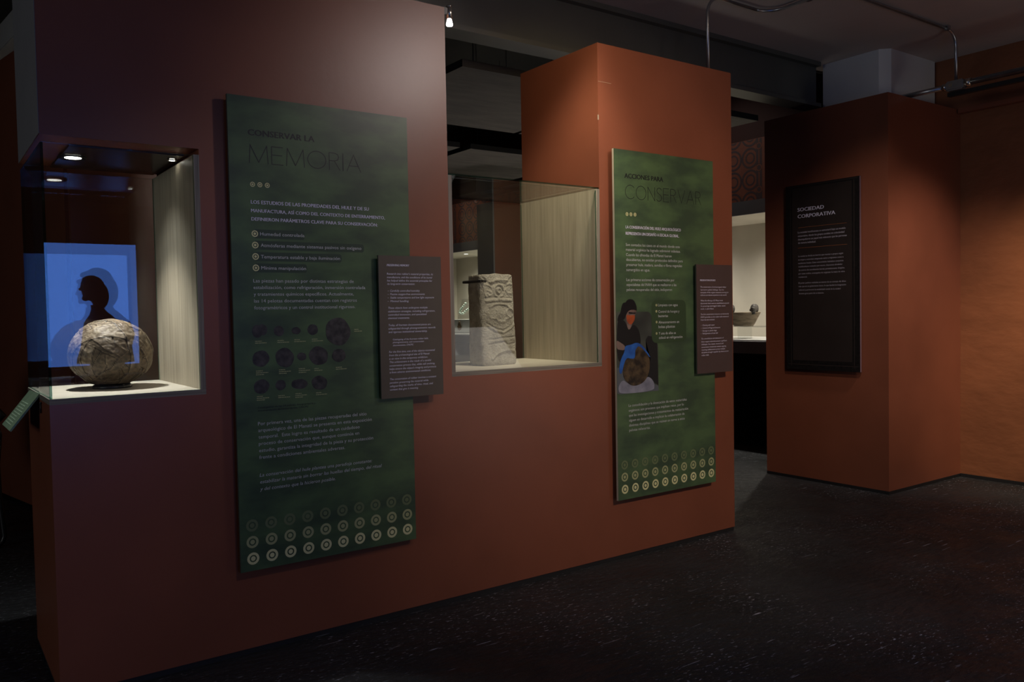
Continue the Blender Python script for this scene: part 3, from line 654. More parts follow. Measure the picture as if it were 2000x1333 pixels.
MB().cyl((6.0, 9.604, 1.05), (6.008, 9.604, 1.05), .008, seg=12).done('inlay', INKD, br)
sq = empty('dark_earplug', (6.01, 9.898, 1.074), 'tiny dark square ornament beside the notched brown pendant', 'ornament')
MB().box((6.002, 9.885, 1.058), (6.018, 9.912, 1.09), .004).done('plate', GOLD, sq)
MB().ball((6.0, 9.898, 1.074), .006, 2).done('stud', INKD, sq, True)

# hanging acoustic panels
PANM = mat('charcoal_felt_board', (0.115, 0.10, 0.09), 0.75, c2=(0.075, 0.066, 0.06), scale=3, stretch=(1, 3, 1), bump=0.6, bscale=5)
names_ = [((2.40, 3.75), 'charcoal square board hung nearest behind the tall pier gap'), ((2.34, 5.59), 'charcoal square board hung in the second row, beside a cable tray'),
          ((3.64, 5.59), 'charcoal square board hung in the second row above the stone case'), ((3.64, 3.75), 'charcoal square board hung behind the orange pier')]
for (x, y), lb in names_:
    t = empty('hanging_panel', (x, y, 2.5), lb, 'ceiling panel', 'hanging charcoal boards')
    MB().box((x, y, 2.5), (x + 1.2, y + 1.2, 2.54)).done('board', [PANM, BLACKP], t)
    for p in t.children[0].data.polygons: p.material_index = 0 if p.normal.z < -.5 else 1
    for q in ((.2, .2), (1.0, .2), (.2, 1.0), (1.0, 1.0)):
        MB().cyl((x + q[0], y + q[1], 2.54), (x + q[0], y + q[1], ZB), .003, seg=6).done('suspension_wire', BLACK, t)
structure(MB().box((1.2, 5.20, 2.62), (5.2, 5.34, 2.70)), 'ceiling_tray', WHITEP)

# ------------------------------------------------------------------ display cases in the partition
GT = .008
def pane(mb_args, name, parent):
    a, b = mb_args; th = min(range(3), key=lambda i: b[i] - a[i])
    m_ = MB().box(a, b); 
    for f in m_.bm.faces:
        n = f.normal if f.normal.length else None
    m_.bm.normal_update()
    for f in m_.bm.faces: f.material_index = 0 if abs(f.normal[th]) > .5 else 1
    return m_.done(name, [GLASS, GEDGE], parent)
c1 = empty('display_case', (.569, 3.23, .936), 'glazed corner case holding the round rubber ball under a bright downlight', 'display case')
def board(a, b, name, parent, m):
    o = MB().box(a, b).done(name, [m, PLY if m is WOODF else PLYV], parent); return o
def board_edges(o, axis_front=1):
    for p in o.data.polygons: p.material_index = 1 if abs(p.normal[axis_front]) > .5 else 0
o = board((.332, D, .936), (.806, DB, .954), 'floor_board', c1, WOODF)
for p in o.data.polygons: p.material_index = 1 if abs(p.normal[2]) < .5 else 0
o = board((.788, D, .954), (.806, DB, 1.752), 'side_board', c1, WOOD); board_edges(o)
pane(((.334, D + .003, .954), (.788, D + .003 + GT, 1.750)), 'front_pane', c1)
pane(((.334, D + .011, .954), (.334 + GT, DB - .011, 1.750)), 'side_pane', c1)
bp_ = MB().obox((.563, DB - .013, 1.352), (.444, .008, .796), Matrix.Rotation(-.017, 3, 'Z')); bp_.bm.normal_update()
for f in bp_.bm.faces: f.material_index = 0 if abs(f.normal[1]) > .5 else 1
bp_.done('back_pane', [GLASS, GEDGE], c1)
c2 = empty('display_case', (2.2, 3.23, .936), 'glass case with pale wood-grained side board holding the carved stone', 'display case')
o = board((1.793, D, .936), (2.617, DB, .954), 'floor_board', c2, WOODF)
for p in o.data.polygons: p.material_index = 1 if abs(p.normal[2]) < .5 else 0
o = board((2.599, D, .954), (2.617, DB, 1.764), 'side_board', c2, WOOD); board_edges(o); o['label'] = 'tall wood-grained side board'
o = board((1.793, D, .954), (1.811, DB, 1.764), 'side_board', c2, WOOD); board_edges(o)
pane(((1.811, D + .004, .954), (2.599, D + .004 + GT, 1.756)), 'front_pane', c2)
pane(((1.811, DB - .012, .954), (2.599, DB - .004, 1.756)), 'back_pane', c2)
pane(((1.796, D, 1.764), (2.612, DB, 1.771)), 'top_pane', c2)
downlight((.468, 3.245, 1.765), .044, 'bright round downlight recessed above the rubber ball', LAMP, ring=BLACK)
downlight((.768, 3.13, 1.765), .016, 'tiny bright downlight recessed beside the wood side board', LAMP)

CEILD = mat('dark_case_ceiling', (0.05, 0.030, 0.022), 0.22, spec=0.5)
MB().box((.43, D + .12, 1.765), (.788, DB - .02, 1.7715)).done('ceiling_board', CEILD, c1)
# rubber ball
def seg_d(p, a, b):
    ax, ay = a; bx, by = b; dx, dy = bx - ax, by - ay; l = dx * dx + dy * dy
    t = 0 if l == 0 else max(0, min(1, ((p[0] - ax) * dx + (p[1] - ay) * dy) / l)); return math.hypot(p[0] - ax - t * dx, p[1] - ay - t * dy)
def ball_mat():
    m = mat('aged_rubber', (0.27, 0.205, 0.13), 0.55, c2=(0.065, 0.045, 0.026), scale=9, detail=10, bump=1.0, bscale=26, ramp=(0.34, 0.66), spec=0.45); return m
bt = empty('rubber_ball', (.569, 3.255, .954), 'large ancient rubber ball wound from brown strips, in the corner case', 'ball')
V = []; F = []; NU, NV = 160, 90; RX, RZ = .133, .116; C = Vector((.569, 3.255, .965 + .112))
rb_ = random.Random(11); strips = []
for k in range(17):
    n_ = Vector((rb_.gauss(0, 1), rb_.gauss(0, 1), rb_.gauss(0, .55))).normalized(); strips.append((n_, rb_.uniform(-.45, .45), rb_.uniform(.10, .17), rb_.uniform(2.4, 3.6)))
NU, NV = 240, 140; TONE = []
for j in range(NV + 1):
    th = math.pi * j / NV
    for i in range(NU):
        ph = 2 * math.pi * i / NU; n = Vector((math.sin(th) * math.cos(ph), math.sin(th) * math.sin(ph), math.cos(th)))
        d = 0; tone = .55
        q = n + .07 * Vector(noise.noise_vector(n * 2.4))
        for k, (bn, c, wd, hgt) in enumerate(strips):
            s = abs(q.dot(bn) - c) / wd
            if s < 1.15:
                f = 1 if s < .86 else max(0, (1.15 - s) / .29)
                lay = .0006 * hgt * (1 + .10 * k) * (.8 + .35 * min(1, s) ** 3) + .0010 * noise.noise(Vector((q.dot(bn) * 30 + k * 9, q.x * 3, q.z * 3)))
                d = d * (1 - f) + (lay + .0002 * k) * f
                edge = math.exp(-((s - .90) / .06) ** 2); gap = math.exp(-((s - 1.06) / .07) ** 2)
                tone = tone * (1 - f) + (.38 + .30 * ((k * 7) % 5) / 4) * f; tone += .40 * edge - .75 * gap
        d += .0016 * noise.noise(n * 9) + .0012 * noise.noise(n * 23) + .004 * noise.noise(n * 1.8 + Vector((3, 1, 7)))
        if n.z < -.6: d -= .003
        tone += .35 * noise.noise(n * 11) + .18 * noise.noise(n * 31); TONE.append(max(0, min(1, tone * (.62 + .38 * min(1, max(0, n.z + .45))))))  # shade put into the colour: tone darkens toward the ball's underside
        p = Vector((n.x * (RX + d), n.y * (RX + d), n.z * (RZ + d)))
        p.z = max(p.z, -.106)
        V.append(C + p)
for j in range(NV):
    for i in range(NU):
        a = j * NU + i; b = j * NU + (i + 1) % NU; F.append((a, a + NU, b + NU, b))
bo = raw('wound_rubber', V, F, ball_mat(), bt, True)
at_ = bo.data.attributes.new('tone', 'FLOAT', 'POINT'); at_.data.foreach_set('value', TONE)
nt_ = bo.data.materials[0].node_tree; an = nt_.nodes.new('ShaderNodeAttribute'); an.attribute_name = 'tone'
cr = nt_.nodes.new('ShaderNodeValToRGB'); cr.color_ramp.elements[0].color = (.028, .018, .010, 1); cr.color_ramp.elements[1].color = (.40, .33, .23, 1); cr.color_ramp.elements[0].position = .05
e3 = cr.color_ramp.elements.new(.5); e3.color = (.15, .108, .066, 1); nt_.links.new(an.outputs['Fac'], cr.inputs[0]); nt_.links.new(cr.outputs[0], nt_.nodes['Principled BSDF'].inputs['Base Color'])
MB().lathe([(.0, 0), (.062, 0), (.066, .003), (.060, .014), (.0, .014)], (.569, 3.255, .954)).done('support_ring', BLACK, bt, True)

# carved stone
def stela_relief(u, v):
    """u -1..1 across the front, v 0 (top) .. 1 (bottom); from the photographed relief"""
    X = 150 + (u + 1) / 2 * 455; Y = 100 + v * 1130
    def P(pts, w, h):
        d = min(seg_d((X, Y), a, b) for a, b in zip(pts, pts[1:])); return h * math.exp(-(d / w) ** 2)
    def Rg(cx, cy, rx, ry, w, h):
        k = math.hypot((X - cx) / rx, (Y - cy) / ry); return h * math.exp(-(((k - 1) * min(rx, ry)) / w) ** 2)
    z = 0
    z += P([(265, 200), (330, 178), (420, 168), (515, 172)], 14, 1.0)
    z -= P([(160, 130), (225, 185), (290, 240)], 13, .9); z -= P([(590, 130), (535, 165), (480, 225)], 12, .9)
    z -= P([(290, 235), (385, 205), (480, 225)], 11, .7)
    z += Rg(385, 305, 66, 78, 13, 1.0); z -= Rg(385, 305, 44, 54, 9, .8); z += Rg(388, 300, 26, 30, 10, .8); z -= .6 * math.exp(-(math.hypot(X - 388, Y - 302) / 12) ** 2)
    z += P([(165, 215), (215, 235), (275, 245), (290, 270)], 12, .7); z += P([(235, 300), (280, 320), (290, 350), (255, 365), (230, 345)], 11, .8); z += P([(175, 270), (180, 330), (215, 385)], 11, .6)
    z += P([(470, 235), (540, 215), (590, 225)], 12, .6); z += P([(470, 290), (500, 330), (560, 335), (590, 300)], 12, .7)
    z += P([(205, 432), (330, 412), (440, 420), (545, 425)], 20, .9); z -= P([(200, 460), (350, 450), (550, 448)], 9, .8); z -= P([(195, 395), (370, 385), (560, 395)], 8, .6)
    z += P([(255, 500), (310, 470), (400, 465), (470, 480), (520, 520), (560, 560)], 15, .9); z -= P([(300, 500), (380, 488), (450, 495)], 9, .7)
    z += Rg(520, 580, 52, 52, 11, .9); z += P([(235, 610), (265, 645), (310, 650), (330, 620)], 13, .9); z += P([(180, 560), (240, 590)], 12, .5)
    z += P([(330, 650), (370, 690), (430, 685), (470, 650), (500, 645)], 18, .9); z += .8 * math.exp(-(math.hypot(X - 400, Y - 600) / 55) ** 2)
    z -= P([(205, 700), (320, 770), (430, 800), (530, 740), (605, 680)], 9, .9); z += P([(210, 735), (320, 800), (430, 825), (530, 770), (608, 710)], 12, .8); z -= P([(215, 765), (320, 825), (430, 850), (530, 800), (608, 740)], 9, .9)
    z -= P([(230, 905), (330, 900), (430, 885), (600, 880)], 8, 1.0); z += P([(235, 930), (600, 905)], 12, .4)
    z -= P([(235, 965), (330, 955), (430, 940), (470, 975), (608, 955)], 9, 1.1)
    z += P([(255, 1145), (310, 1095), (380, 1060), (460, 1045), (590, 1065)], 17, 1.1); z -= P([(280, 1165), (340, 1120), (420, 1090), (560, 1100)], 16, .7)
    return z
se = empty('carved_stone_stela', (2.192, 3.20, .954), 'grey carved stone stela with eye and chevron reliefs in the glass case', 'sculpture')
STONE = mat('volcanic_stone', (0.40, 0.375, 0.31), 0.85, c2=(0.24, 0.22, 0.175), scale=22, detail=9, bump=0.9, bscale=120, ramp=(0.3, 0.7), spec=0.2)
V = []; F = []; NR = 170; hw = .107; hd = .057; H_ = .418
per = []
NF, NS = 96, 34
for i in range(NF): per.append(('f', -1 + 2 * i / NF))
for i in range(NS): per.append(('r', -1 + 2 * i / NS))
for i in range(NF // 2): per.append(('b', 1 - 4 * i / NF))
for i in range(NS): per.append(('l', 1 - 2 * i / NS))
rotz = Matrix.Rotation(math.radians(6), 3, 'Z')
for j in range(NR + 1):
    v = j / NR; z = H_ * (1 - v)
    tp = 1 - .0 * v; wx = hw * (.93 + .07 * v); wy = hd * (.92 + .10 * v)
    e_ = max(0, 1 - (v / .028)) if v < .028 else (max(0, (v - .955) / .045) if v > .955 else 0)
    sh = 1 - (.05 if v < .5 else .11) * e_ * e_
    for side, s in per:
        if side == 'f': x, y = s, -1
        elif side == 'r': x, y = 1, s
        elif side == 'b': x, y = s, 1
        else: x, y = -1, s
        k = (abs(x) ** 7 + abs(y) ** 7) ** (1 / 7); x /= k; y /= k
        if side == 'f':
            fade = min(1, (1 - abs(s)) / .10) * min(1, v / .04) * min(1, (1 - v) / .05)
            dy = -.0054 * stela_relief(s, v) * max(0, fade)
        else: dy = 0
        p = Vector((x * wx * sh, y * wy * sh + dy, z))
        nn = p * 14; p += Vector((noise.noise(nn), noise.noise(nn + Vector((5, 0, 0))), 0)) * .0035 + Vector((noise.noise(p * 70), noise.noise(p * 70 + Vector((9, 0, 0))), 0)) * .0014
        p.x += .012 * (v - .5)
        if j == 0: p.z += .006 * noise.noise(p * 20)
        V.append(rotz @ p + Vector((2.182, 3.20, .954)))
n_p = len(per)
for j in range(NR):
    for i in range(n_p):
        a = j * n_p + i; b = j * n_p + (i + 1) % n_p; F.append((a, a + n_p, b + n_p, b))
for j, flip in ((0, False), (NR, True)):
    c = Vector((0, 0, 0)); 
    for i in range(n_p): c += Vector(V[j * n_p + i])
    c /= n_p; V.append(c + Vector((0, 0, .002 if not flip else 0))); ci = len(V) - 1
    for i in range(n_p):
        a = j * n_p + i; b = j * n_p + (i + 1) % n_p; F.append((a, b, ci) if not flip else (b, a, ci))
raw('carved_block', V, F, STONE, se, True)
hb = empty('support_bracket', (2.19, 3.29, .954), 'thin black steel bracket clasping the top of the carved stone', 'bracket')
br_ = MB(); zt = .954 + .385
def rp(x, y, z): return rotz @ Vector((x, y, 0)) + Vector((2.182, 3.20, z))
b0 = [rp(-.121, -.076, zt), rp(-.118, -.036, zt), rp(-.112, .066, zt), rp(.080, .066, zt)]
for p, q in zip(b0, b0[1:]): br_.tube([p, q], .0065, 8)
br_.tube([rp(-.121, -.076, zt), rp(-.090, -.066, zt)], .0065, 8)
br_.done('clasp', BLACK, hb)
MB().tube([rp(0, .066, zt), rp(0, .078, 1.1), rp(0, .078, .954)], .006, 8).box(tuple(rp(-.04, .08, .954)), tuple(rp(.04, .13, .957))).done('post', BLACK, hb)

# bent green label card on the left edge of the corner case
lc = empty('label_card', (.332, 3.32, .945), 'small green lettered label card slanting off the corner case', 'label')
GCARD = mat('printed_pale_green_card', (0.16, 0.24, 0.16), 0.45, var=0.08, scale=20)
A0 = Vector((.332, 3.462, .950)); A1 = Vector((.332, 3.177, .956)); out_ = Vector((-.090, 0, -.117))
q = [A0, A1, A1 + out_, A0 + out_]; nrm = (A1 - A0).cross(out_).normalized()
if nrm.z < 0: nrm = -nrm
V = [p for p in q] + [p - nrm * .006 for p in q]
raw('card', V, [(0, 1, 2, 3), (7, 6, 5, 4), (0, 4, 5, 1), (1, 5, 6, 2), (2, 6, 7, 3), (3, 7, 4, 0)], GCARD, lc)
mb = MB(); random.seed(3)
ux = (A1 - A0).normalized(); uy = out_.normalized()
for i in range(9):
    t = .045 + i * .0105; x = .04
    while x < .24:
        wd = random.uniform(.008, .028)
        if x + wd > .25 - random.random() * .05: break
        p0 = A0 + ux * x + uy * t + nrm * .0006
        mb.poly([p0, p0 + ux * wd, p0 + ux * wd + uy * .0035, p0 + uy * .0035]); x += wd + .006
mb.done('printed_lines', mat('ink_mint', (.42, .58, .42), .6), lc)
MB().cyl((.328, 3.12, .930), (.328, 3.12, .895), .0028, seg=10).ball((.328, 3.12, .928), .004, 2).done('support_rod', BLACK, lc, True)

# ------------------------------------------------------------------ text boards
def hoard(name, x0, x1, z0, z1, y, th, face, edge, label, bx=None):
    t = empty(name, ((x0 + x1) / 2, y, z0), label, 'panel')
    m_ = MB().box((x0, y, z0), (x1, y + th, z1)); o = m_.done('board', [face, edge], t)
    for p in o.data.polygons: p.material_index = 0 if abs(p.normal[1]) > .5 else 1
    a0, a1 = bx or (x0 + .08, x1 - .08)
    for za in (z0 + .08, z1 - .12): MB().box((a0, y + th, za), (a1, D, za + .04)).done('mounting_batten', BLACKP, t)
    return t
f1 = FY(2.889); fs = FY(2.864)
p1 = hoard('text_panel', .8935, 1.5865, .3073, 1.962, 2.889, .012, GREENP, EDGED, 'wide-set green text panel with dark title about memory, beside the corner case')
lettering('title', TX['title_1'], f1, INKD, p1, off=.016)
t = TX['thin_1'][0]; thin_title('large_title', t[0], t[1], t[2], t[3], t[4], f1, INKD, p1, th=.0026)
lettering('heading', TX['bold_1'], f1, INKL, p1, off=.010)
pill('text_backing', RG_pills_1, f1, GREEND, p1, .0155)
lettering('body_text', TX['body_1'], f1, INKG, p1, w=.0008)
lettering('italic_text', TX['italic_1'], f1, INKG, p1, slant=.2)
lettering('credit_text', TX['credit_1'], f1, INKD, p1, slant=.2)
rings('ring_bullets', RG['dots_1'], f1, YEL, p1, w=.0009, inner=.68, dot=.38)
discs('ball_pictures', RG['balls'], f1, BALLP, p1)
mb = MB(); random.seed(5)
for u, v, wd in RG['caps']:
    x = 0
    while x < wd - .002:
        k = min(random.uniform(.004, .012), wd - x); mb.poly([f1(u + x, v, .0006), f1(u + x + k, v, .0006), f1(u + x + k, v + .0027, .0006), f1(u + x, v + .0027, .0006)]); x += k + .0012
mb.done('picture_captions', YEL2, p1)
rings('ring_row', row10(RG['row1a']), f1, YEL, p1, inner=.60, dot=.38); rings('ring_row', row10(RG['row1b']), f1, YEL2, p1, inner=.60, dot=.38)
rings('ring_row', row10(RG['row1c']), f1, YEL3, p1, inner=.60, dot=.38)
s1 = hoard('translation_panel', 1.437, 1.7118, .8757, 1.423, 2.864, .008, BROWNP, EDGED, 'small dark brown English text panel overlapping the memory panel', (1.60, 1.70))
lettering('title', TX['bold_s'], fs, INKL, s1, off=.012, slant=.2); lettering('italic_text', TX['italic_s'], fs, INKL, s1, slant=.2)
p2 = hoard('text_panel', 2.673, 3.360, .296, 1.952, 2.889, .012, GREENP, EDGEW, 'green text panel with a photograph of a masked woman washing a ball')
lettering('title', TX['title_2'], f1, INKD, p2, off=.016)
t = TX['thin_2'][0]; thin_title('large_title', t[0], t[1], t[2], t[3], t[4], f1, INKD, p2, th=.0026)
lettering('heading', TX['bold_2'], f1, INKL, p2, off=.010); lettering('body_text', TX['body_2'], f1, INKG, p2, w=.0016)
rings('ring_bullets', RG['dots_2'], f1, YEL, p2, w=.0016, inner=.68, dot=.38)
rings('ring_row', row10(RG['row2a']), f1, YEL, p2, inner=.62, dot=.36); rings('ring_row', row10(RG['row2b']), f1, YEL2, p2, inner=.62, dot=.36); rings('ring_row', row10(RG['row2c']), f1, YEL3, p2, inner=.62, dot=.36)
# printed photograph, flat layers of ink
u0, v0 = PG['bubble'][3]; u1, v1 = PG['bubble'][1]
rb = []
for cx, cy, a0 in ((u1 - .03, v1 - .03, 0), (u0 + .03, v1 - .03, 90), (u0 + .03, v0 + .03, 180), (u1 - .03, v0 + .03, 270)):
    for i in range(7): a = math.radians(a0 + 15 * i); rb.append((cx + .03 * math.cos(a), cy + .03 * math.sin(a)))
PH = [('bg', 'photo_background', mat('ink_photo_grey', (.070, .082, .068), .4, c2=(.018, .020, .020), scale=4.5, detail=2)), ('dark', 'photo_shadow', mat('ink_photo_black', (.010, .011, .012), .4)),
      ('table', 'photo_table', mat('ink_photo_table', (.085, .10, .115), .4)), ('torso', 'photo_torso', mat('ink_photo_shirt', (.006, .006, .007), .4)), ('face', 'photo_face', mat('ink_photo_skin', (.21, .14, .12), .4, c2=(.11, .07, .06), scale=30)),
      ('hair', 'photo_hair', mat('ink_photo_hair', (.004, .004, .005), .4)), ('arm', 'photo_arm', mat('ink_photo_arm', (.19, .13, .11), .4)), ('mask', 'photo_mask', mat('ink_photo_orange', (.42, .085, .022), .4, c2=(.28, .05, .015), scale=30)),
      ('glasses', 'photo_glasses', mat('ink_photo_glasses', (.012, .010, .010), .4)), ('bowl', 'photo_bowl', mat('ink_photo_bowl', (.26, .27, .34), .4, c2=(.14, .15, .20), scale=14)),
      ('ball', 'photo_ball', mat('ink_photo_ball', (.085, .058, .030), .4, c2=(.016, .011, .007), scale=24, detail=8, ramp=(.4, .62))), ('glove', 'photo_glove', mat('ink_photo_blue', (.022, .13, .50), .4, c2=(.010, .06, .27), scale=16))]
ph_root = None
for i, (k, nm, m_) in enumerate(PH):
    mb = MB(); pts = PG[k]
    if k not in ('bg', 'table', 'dark'):
        for _ in range(2):
            pts = [q for p0, p1 in zip(pts, pts[1:] + pts[:1]) for q in ((p0[0] * .75 + p1[0] * .25, p0[1] * .75 + p1[1] * .25), (p0[0] * .25 + p1[0] * .75, p0[1] * .25 + p1[1] * .75))]
    mb.poly([f1(u, v, .0004 + .0001 * i) for u, v in pts]); bmesh.ops.triangulate(mb.bm, faces=mb.bm.faces[:])
    o = mb.done(nm, m_, ph_root or p2)
    if not ph_root: ph_root = o
MB().poly([f1(u, v, .0014) for u, v in rb]).done('text_backing', GREENB, p2)
s2 = hoard('translation_panel', 3.2, 3.4715, .868, 1.4205, 2.864, .008, mat('printed_plum_brown', (.075, .050, .048), .4, var=.06), EDGED, 'small plum brown English text panel overlapping the second green panel', (3.37, 3.46))
lettering('title', TX['bold_t'], fs, INKL, s2, off=.012, slant=.2); lettering('italic_text', TX['italic_t'], fs, INKL, s2, slant=.2)
# society panel on the pier
fx = FX(4.935)
p3 = empty('wall_panel', (4.935, 3.32, .767), 'dark brown framed text panel headed about corporate society on the end pier', 'panel')
MB().box((4.935, 3.043, .767), (4.95, 3.599, 2.027)).done('board', FRAMED, p3)
MB().box((4.95, 3.10, .85), (4.96, 3.54, .90)).box((4.95, 3.10, 1.9), (4.96, 3.54, 1.95)).done('mounting_batten', BLACKP, p3)
MB().poly([fx(-3.547, .83, .0005), fx(-3.098, .83, .0005), fx(-3.098, 2.005, .0005), fx(-3.547, 2.005, .0005)]).done('printed_field', BROWND, p3)
mb = MB()
for u in (-3.560, -3.083):
    mb.poly([fx(u - .0025, .79, .0004), fx(u + .0025, .79, .0004), fx(u + .0025, 2.012, .0004), fx(u - .0025, 2.012, .0004)])
for v in (.80, 2.016): mb.poly([fx(-3.585, v, .0004), fx(-3.055, v, .0004), fx(-3.055, v + .004, .0004), fx(-3.585, v + .004, .0004)])
mb.done('border_lines', mat('ink_border_brown', (.030, .022, .020), .5), p3)
MB().box((4.934, 3.0425, .768), (4.9495, 3.0432, 2.026)).done('edge_strip', mat('mauve_edge', (.16, .10, .12), .4), p3)
lettering('title', TX['bold_x'], fx, INKL, p3, off=.016, w=.001); lettering('lead_text', TX['lead_x'], fx, INKGD, p3, off=.008, w=.001); lettering('body_text', TX['body_x'], fx, INKGD, p3, w=.001)
mb = MB()
for _, u, v, wd, cp in TX['rules_x']: mb.poly([fx(u, v, .001), fx(u + wd, v, .001), fx(u + wd, v + .0014, .001), fx(u, v + .0014, .001)])
mb.done('rule_lines', INKO, p3)

# ------------------------------------------------------------------ lamps, conduits
sl = empty('spot_lamp', (1.80, 2.955, 2.43), 'small nickel spot lamp with glowing bulb on the partition edge', 'lamp')
MB().cyl((1.826, 2.945, 2.452), (1.826, 2.945, 2.404), .0125, seg=20).cyl((1.826, 2.945, 2.458), (1.826, 2.945, 2.452), .010, seg=16).done('lamp_holder', BMETAL, sl, True)
MB().box((1.793, 2.938, 2.418), (1.815, 2.955, 2.446), .002).done('wall_bracket', BLACK, sl)
MB().lathe([(.0, 0.002), (.0125, 0.0), (.0140, .005), (.0115, .016), (.0085, .028), (.0, .030)], (1.826, 2.945, 2.376)).done('bulb', LAMPW, sl, True)

def arc_pts(c, a, b, r, n=8):
    c = Vector(c); return [c + (Vector(a) * math.cos(math.pi / 2 * i / n) + Vector(b) * math.sin(math.pi / 2 * i / n)) * r for i in range(n + 1)]
cz = 2.868
pa = [(3.495, 3.03, 2.44), (3.495, 3.03, 2.768)] + arc_pts((3.595, 3.03, 2.768), (-1, 0, 0), (0, 0, 1), .10) + [(3.90, 3.03, cz)] + arc_pts((3.90, 2.92, cz), (0, 1, 0), (1, 0, 0), .11) + [(4.01, 2.60, cz), (4.01, -3.0, cz)]
cA = empty('conduit_pipe', (3.495, 3.03, 2.44), 'grey steel conduit rising off the orange pier and turning across the ceiling', 'pipe')
MB().tube(pa, .0085, 12).done('pipe_run', METAL, cA, True)
MB().box((4.0, 2.74, cz - .012), (4.02, 2.78, ZC), .002).cyl((4.01, 2.74, cz), (4.01, 2.78, cz), .0115).done('pipe_clip', METAL, cA)
pb = [(3.2, 2.60, cz), (5.165, 2.60, cz)] + arc_pts((5.165, 2.60, cz - .10), (0, 0, 1), (1, 0, 0), .10) + [(5.265, 2.60, 2.57)]
cB = empty('conduit_pipe', (5.265, 2.60, 2.55), 'grey steel conduit dropping from the ceiling to the junction box', 'pipe')
MB().tube(pb, .0095, 12).done('pipe_run', METAL, cB, True)
MB().cyl((5.14, 2.60, cz), (5.17, 2.60, cz), .013).box((5.14, 2.585, cz), (5.17, 2.615, ZC)).done('pipe_clip', METAL, cB)
cC = empty('conduit_pipe', (5.265, 2.0, 2.545), 'thick grey horizontal conduit running forward past the white column', 'pipe')
MB().cyl((5.265, 3.03, 2.545), (5.265, 2.66, 2.545), .0155).cyl((5.265, 2.54, 2.545), (5.265, -2.0, 2.545), .0185).done('pipe_run', METAL, cC, True)
MB().cyl((5.265, 2.68, 2.545), (5.265, 2.655, 2.545), .021).cyl((5.265, 2.545, 2.545), (5.265, 2.51, 2.545), .024).done('coupling', BMETAL, cC, True)
jb = empty('junction_box', (5.265, 2.6, 2.52), 'grey metal junction box joining the conduits under the ceiling', 'junction box')
MB().box((5.238, 2.545, 2.512), (5.292, 2.655, 2.572), .008).done('box_body', METAL, jb)
MB().cyl((5.2375, 2.62, 2.545), (5.236, 2.62, 2.545), .012, seg=20).done('knockout_cap', BMETAL, jb)
tr = MB().box((5.285, -2.0, 2.488), (5.32, 2.665, 2.513), .002).done('light_track', BLACK)
tag(tr, 'black lighting track hung just under the horizontal conduit', 'light track')
wt = MB().box((5.81, -2.0, 2.49), (5.863, 2.86, 2.525), .003)
structure(wt, 'trim_ledge', TERRA)

# ------------------------------------------------------------------ chair, mostly outside the frame
ch = empty('sled_base_chair', (.1, 5.3, 0), 'black tubular chair with sled base standing near the dark angled wall', 'chair')
for yy in (5.14, 5.62):
    MB().tube([(-.12, yy, .012), (.30, yy, .012)] + [(.30 + .05 * math.sin(a), yy, .062 - .05 * math.cos(a)) for a in (.5, 1.0, 1.57)] + [(.335, yy, .25), (.33, yy, .44), (.345, yy, .60), (.33, yy, .665), (.29, yy, .69), (.0, yy, .68)], .013, 10).done('leg', BLACK, ch, True)
    MB().tube([(.34, yy, .68), (.36, yy, .70), (.34, yy, .725), (.28, yy, .735), (.0, yy, .725)], [.018, .022, .022, .022, .018], 10).done('armrest', BLACK, ch, True)
MB().box((-.12, 5.15, .43), (.33, 5.61, .48), .02).done('seat', BLACK, ch)
MB().obox((-.15, 5.38, .72), (.04, .44, .42), Matrix.Rotation(-.15, 3, 'Y'), .015).done('backrest', BLACK, ch)
MB().tube([(-.12, 5.14, .012), (-.12, 5.62, .012)], .013, 10).tube([(-.12, 5.16, .44), (-.155, 5.16, .72)], .012, 8).tube([(-.12, 5.60, .44), (-.155, 5.60, .72)], .012, 8).done('rear_frame', BLACK, ch, True)

# ------------------------------------------------------------------ glowing blue display and the visitor before it, both mirrored in the corner case
SCR = mat('blue_screen_picture', (.02, .03, .05), .3, emit=((.105, .285, 1.0), SCRW))
sn = empty('display_screen', (.85, -1.1, 0), 'large glowing blue display screen mirrored in the glass of the corner case', 'screen')
MB().box((.28, -1.10, .80), (1.43, -1.034, 1.80), .006).done('casing', BLACK, sn)
MB().poly([(.30, -1.0335, .855), (1.405, -1.0335, .855), (1.405, -1.0335, 1.765), (.30, -1.0335, 1.765)]).done('picture', SCR, sn)
MB().box((.28, -1.16, .02), (1.43, -.93, .78), .008).done('cabinet', mat('grey_cabinet', (.16, .17, .22), .35), sn)
MB().box((.31, -1.14, .0), (1.40, -.96, .02)).done('plinth', BLACKP, sn)
MB().box((.7, -1.14, .78), (1.0, -1.06, .80)).done('stand', BLACK, sn)

def skin_fig(name, joints, edges, m, parent, sub=1, root=0):
    off = wloc(parent)
    me = bpy.data.meshes.new(name); me.from_pydata([tuple(Vector(j[0]) - off) for j in joints], edges, []); me.update()
    o = bpy.data.objects.new(name, me); COL.objects.link(o); o.parent = parent
    o.modifiers.new('skin', 'SKIN')
    if not me.skin_vertices: 
        bpy.context.view_layer.objects.active = o; bpy.ops.mesh.customdata_skin_add()
    for i, j in enumerate(joints):
        me.skin_vertices[0].data[i].radius = tuple(q * PS for q in (j[1] if isinstance(j[1], tuple) else (j[1], j[1]))); me.skin_vertices[0].data[i].use_root = (i == root)
    s = o.modifiers.new('sub', 'SUBSURF'); s.levels = sub; s.render_levels = sub + 1
    for p in me.polygons: p.use_smooth = True
    o.modifiers['skin'].use_smooth_shade = True
    me.materials.append(m); return o
PX, PY, PS = 1.075, -.58, .86
pe = empty('person', (PX, PY, 0), 'person in dark jacket and trousers standing side-on before the blue display screen', 'person')
